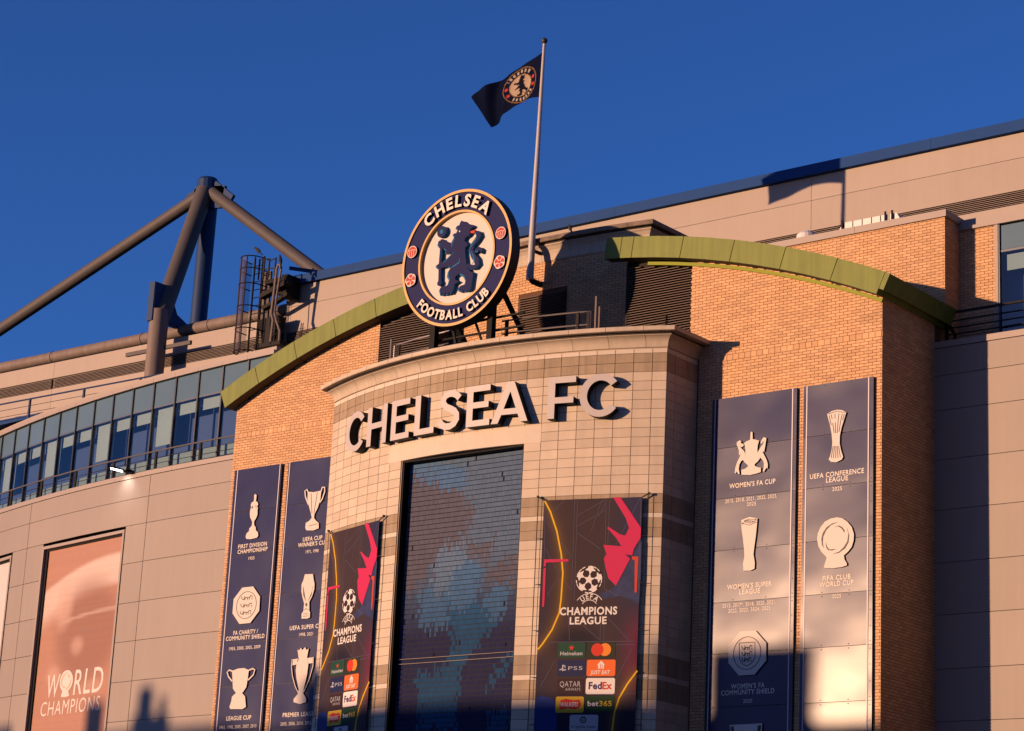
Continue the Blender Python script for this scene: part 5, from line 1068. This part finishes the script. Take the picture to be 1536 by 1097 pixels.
tag(mb.build('cable_conduit'), 'pair of bent pale conduits running down beside the roof end', 'pipe')

# ------------------------------------------------------------------ birds
def bird(p, ang, label, sc=1.0, upright=.5):
    mb = MB(); f = Vector((cos(ang), sin(ang), 0)); up = Vector((0, 0, 1)); d = (f*(1-upright)+up*upright).normalized(); p = Vector(p)
    c = p+up*.13*sc
    mb.tube([c-d*.19*sc, c-d*.12*sc, c-d*.02*sc, c+d*.08*sc, c+d*.13*sc], [.012*sc, .045*sc, .062*sc, .050*sc, .030*sc], 'feather', 8)
    h = c+d*.155*sc+f*.015*sc
    mb.tube([h-d*.04*sc, h-d*.01*sc, h+d*.025*sc, h+d*.04*sc], [.028*sc, .036*sc, .030*sc, .01*sc], 'feather', 8); mb.tube([h+f*.02*sc, h+f*.085*sc-up*.008*sc], [.014*sc, .003*sc], 'feather', 6)
    s = Vector((-f.y, f.x, 0)); t0 = c-d*.15*sc; t1 = c-d*.33*sc
    mb.add([t0+s*.02*sc, t0-s*.02*sc, t1-s*.035*sc, t1+s*.035*sc]+[v+up*.008 for v in (t0+s*.02*sc, t0-s*.02*sc, t1-s*.035*sc, t1+s*.035*sc)], [(0,1,2,3),(7,6,5,4),(0,4,5,1),(1,5,6,2),(2,6,7,3),(3,7,4,0)], 'feather')
    for k in (-.02, .02): mb.tube([c-d*.03*sc+s*k, p+s*k], .006, 'feather', 5)
    tag(mb.build('bird', None, True), label, 'bird', 'birds perched on the roof')
bird((-17.78, 7.1, 26.03), PI*.95, 'black bird perched on top of the caged ladder', 1.15, .45)
bird((-16.64, 7.1, 25.49), PI*.9, 'black bird perched upright on the bent conduits', 1.1, .75)
bird((1.12, .25, 21.45), PI*.8, 'small dark bird perched on the stone cap beside the flagpole', .85, .5)

# ------------------------------------------------------------------ wall lamp over the curved wing
lp = thing('wall_lamp', (-18.7, 2.9, 17.6), 'small lit floodlight on the top edge of the beige wing', 'lamp')
s_ = wx(-18.6, WC, WR); p = Vector((*wp(s_, .03), 17.58)); q = Vector((*wp(s_+.45, .62), 17.72)); d = (q-p).normalized(); sd_ = d.cross(Vector((0, 0, 1))).normalized()
mb = MB(); mb.bar(p+Vector((0, .1, -.02)), p+d*.35, .07, .06, 'black_metal'); mb.obox(p+d*.12+Vector((0, 0, .03)), d*.13, sd_*.09, Vector((0, 0, .05)), 'black_metal'); mb.build('arm', lp)
mb = MB(); mb.obox(p+d*.55, d*.24, sd_*.15, Vector((0, 0, .025)), 'black_metal'); hd = mb.build('head', lp)
mb = MB(); mb.obox(p+d*.56-Vector((0, 0, .031)), d*.20, sd_*.12, Vector((0, 0, .005)), 'lamp_glass'); mb.build('lens', lp)
ll = bpy.data.lights.new('wall_lamp_light', 'SPOT'); ll.energy = 26; ll.color = (1, .9, .8); ll.spot_size = rad(110); ll.spot_blend = .9; ll.shadow_soft_size = .08
lo_ = bpy.data.objects.new('wall_lamp_light', ll); COL.objects.link(lo_); lo_.location = p+d*.50-Vector((0, 0, .06)); lo_.rotation_euler = (rad(35), 0, 0)

# ------------------------------------------------------------------ roof edge rail and small roof things
br = thing('roof_edge_rail', (-26, 6.5, 21.3), 'thin blue guard rail on the roof above the curved glazing', 'railing')
mb = MB(); mb.tube([(-36, 6.5, 22.10), (-21.3, 6.5, 22.10)], .032, 'blue_paint', 8); mb.build('top_rail', br)
for z in (21.84, 21.58): mb = MB(); mb.tube([(-36, 6.5, z), (-22.0, 6.5, z)], .010, 'dark_steel', 5); mb.build('wire', br)
for x in (-34.3, -31.35, -28.38, -25.42, -22.47): mb = MB(); mb.bar((x, 6.5, 21.28), (x, 6.5, 22.08), .07, .07, 'blue_paint'); mb.build('post', br)
up_ = thing('roof_upstand', (-30, 6.9, 21.3), 'low blue roof upstand with dark domes left of the blue rail', 'roof upstand')
mb = MB(); mb.add([(-34, 6.8, 21.28), (-28.0, 6.8, 21.50), (-28.0, 6.8, 21.62), (-34, 6.8, 21.58), (-34, 7.6, 21.28), (-28.0, 7.6, 21.50), (-28.0, 7.6, 21.62), (-34, 7.6, 21.58)], [(0,1,2,3),(4,7,6,5),(3,2,6,7),(0,4,5,1),(1,5,6,2),(0,3,7,4)], 'fascia'); mb.build('kerb', up_)
for x in (-29.6, -28.35):
    mb = MB(); mb.tube([(x, 7.2, 21.55), (x, 7.2, 21.66), (x, 7.2, 21.73)], [.33, .30, .12], 'dark_steel', 14); mb.build('dome', up_)
sk = thing('roof_light', (7.7, 4.9, 21.15), 'low white roof light with black posts on the upper brick block', 'roof light')
mb = MB(); mb.add([(6.35, 4.5, 21.14), (8.95, 4.5, 21.14), (8.53, 4.5, 21.93), (6.94, 4.5, 21.93), (6.35, 6.0, 21.14), (8.95, 6.0, 21.14), (8.53, 6.0, 21.93), (6.94, 6.0, 21.93)], [(0,1,2,3),(4,7,6,5),(3,2,6,7),(1,5,6,2),(0,3,7,4)], 'roof_white'); mb.build('hood', sk)
for x in (6.95, 7.22, 7.50, 7.78, 8.05, 8.30):
    mb = MB(); mb.box(x, x+.015, 4.485, 4.499, 21.15, 21.93, 'seam'); mb.build('joint', sk)
for x in (6.93, 8.22, 8.42): mb = MB(); mb.box(x-.02, x+.02, 4.44, 4.482, 21.15, 22.0, 'black_metal'); mb.build('post', sk)
mb = MB(); mb.tube([(5.82, 4.5, 21.5), (5.82, 4.5, 21.78), (5.82, 4.5, 21.87), (5.82, 4.5, 21.90)], [.30, .27, .16, .04], 'roof_white', 18); mb.box(5.6, 6.04, 4.28, 4.72, 21.13, 21.5, 'roof_white'); tag(mb.build('roof_dome'), 'small white domed vent beside the low roof light', 'vent')

# ------------------------------------------------------------------ terraced houses across the street (they throw the low shadow)
YH = -52.0; K1 = tan(AZ); K2 = tan(EL)/cos(AZ)
toX = lambda Uu: Uu+YH*K1
toZ = lambda Vv: Vv-YH*K2
def house(U0, U1, Vr, stacks):
    x0, x1, zr = toX(U0), toX(U1), toZ(Vr); ze = zr-2.6
    h = thing('terraced_house', ((x0+x1)/2, YH, 0), 'terraced brick house with slate roof across the street from the tower', 'house', 'terraced houses across the street')
    mb = MB(); mb.box(x0+.004, x1-.004, YH-4.6, YH+4.6, 0, ze, 'house_brick'); mb.add([(x0+.004, YH-4.6, ze), (x0+.004, YH+4.6, ze), (x0+.004, YH, zr-.12), (x1-.004, YH-4.6, ze), (x1-.004, YH+4.6, ze), (x1-.004, YH, zr-.12)], [(0,1,2),(3,5,4)], 'house_brick'); mb.build('wall', h)
    mb = MB(); V = []
    for x in (x0+.002, x1-.002):
        for y, z in ((-5.0, ze-.15), (0, zr-.1), (5.0, ze-.15), (5.0, ze), (0, zr), (-5.0, ze)): V.append((x, YH+y, z))
    mb.add(V, [(i, (i+1)%6, 6+(i+1)%6, 6+i) for i in range(6)]+[(5,4,3,2,1,0), (6,7,8,9,10,11)], 'slate'); roof = mb.build('roof', h)
    for (a, b, Vt, pots) in stacks:
        mb = MB(); mb.box(toX(a), toX(b), YH-.35, YH+.35, zr-1.5, toZ(Vt), 'house_brick'); ch = mb.build('chimney', roof)
        for (pa, pb, Vp) in pots:
            mb = MB(); c = (toX(pa)+toX(pb))/2; mb.tube([(c, YH, toZ(Vt)-.05), (c, YH, toZ(Vp))], [(pb-pa)/2, (pb-pa)/2*.85], 'house_brick', 12); mb.build('chimney_pot', roof)
    n = 2
    for st in range(3):
        for k in range(n):
            wx0 = x0+(x1-x0)*(k+.5)/n-.55; z0 = .9+3.0*st
            if z0+1.7 > ze: continue
            mb = MB(); mb.box(wx0, wx0+1.1, YH+4.602, YH+4.66, z0, z0+1.7, 'white_paint'); wi = mb.build('window', h)
            mb = MB(); mb.box(wx0+.08, wx0+1.02, YH+4.662, YH+4.672, z0+.08, z0+1.62, 'room'); mb.build('pane', wi)
    return h
house(-33, -27, 9.55, [(-28.4, -27.2, 10.2, [])])
house(-27, -21, 9.55, [(-22.1, -21.35, 10.62, [])])
house(-21, -15, 9.55, [(-19.05, -17.45, 9.95, [(-18.98, -18.22, 10.88), (-17.86, -17.52, 10.52)])])
house(-15, -9.6, 8.80, [])
house(-9.6, -3.6, 8.62, [(-6.9, -4.55, 9.85, [])])
house(-3.6, 2.4, 8.50, [])
house(2.4, 8.9, 8.45, [(6.35, 8.88, 9.95, [])])
house(8.9, 15, 8.15, []); house(15, 21, 8.15, [(17.5, 18.8, 9.6, [])]); house(21, 27, 8.15, [])
nb = thing('shade_block', (37, -10, 0), 'added unseen dark block that keeps sky light off the shaded side walls', 'building')  # made-up block out of view, added to darken the shaded side walls
mb = MB(); mb.box(27, 48, -24, 1.0, 0, 27, 'dark_render'); mb.build('wall', nb)  # body of the added unseen shade block
for st in range(7):
    for k in range(6):
        y = -22.5+3.9*k; z = 2.0+3.5*st; mb = MB(); mb.box(26.94, 26.997, y, y+1.6, z, z+1.9, 'room'); mb.build('window', nb)  # made-up windows on the added unseen shade block
print('objects', len(bpy.data.objects))
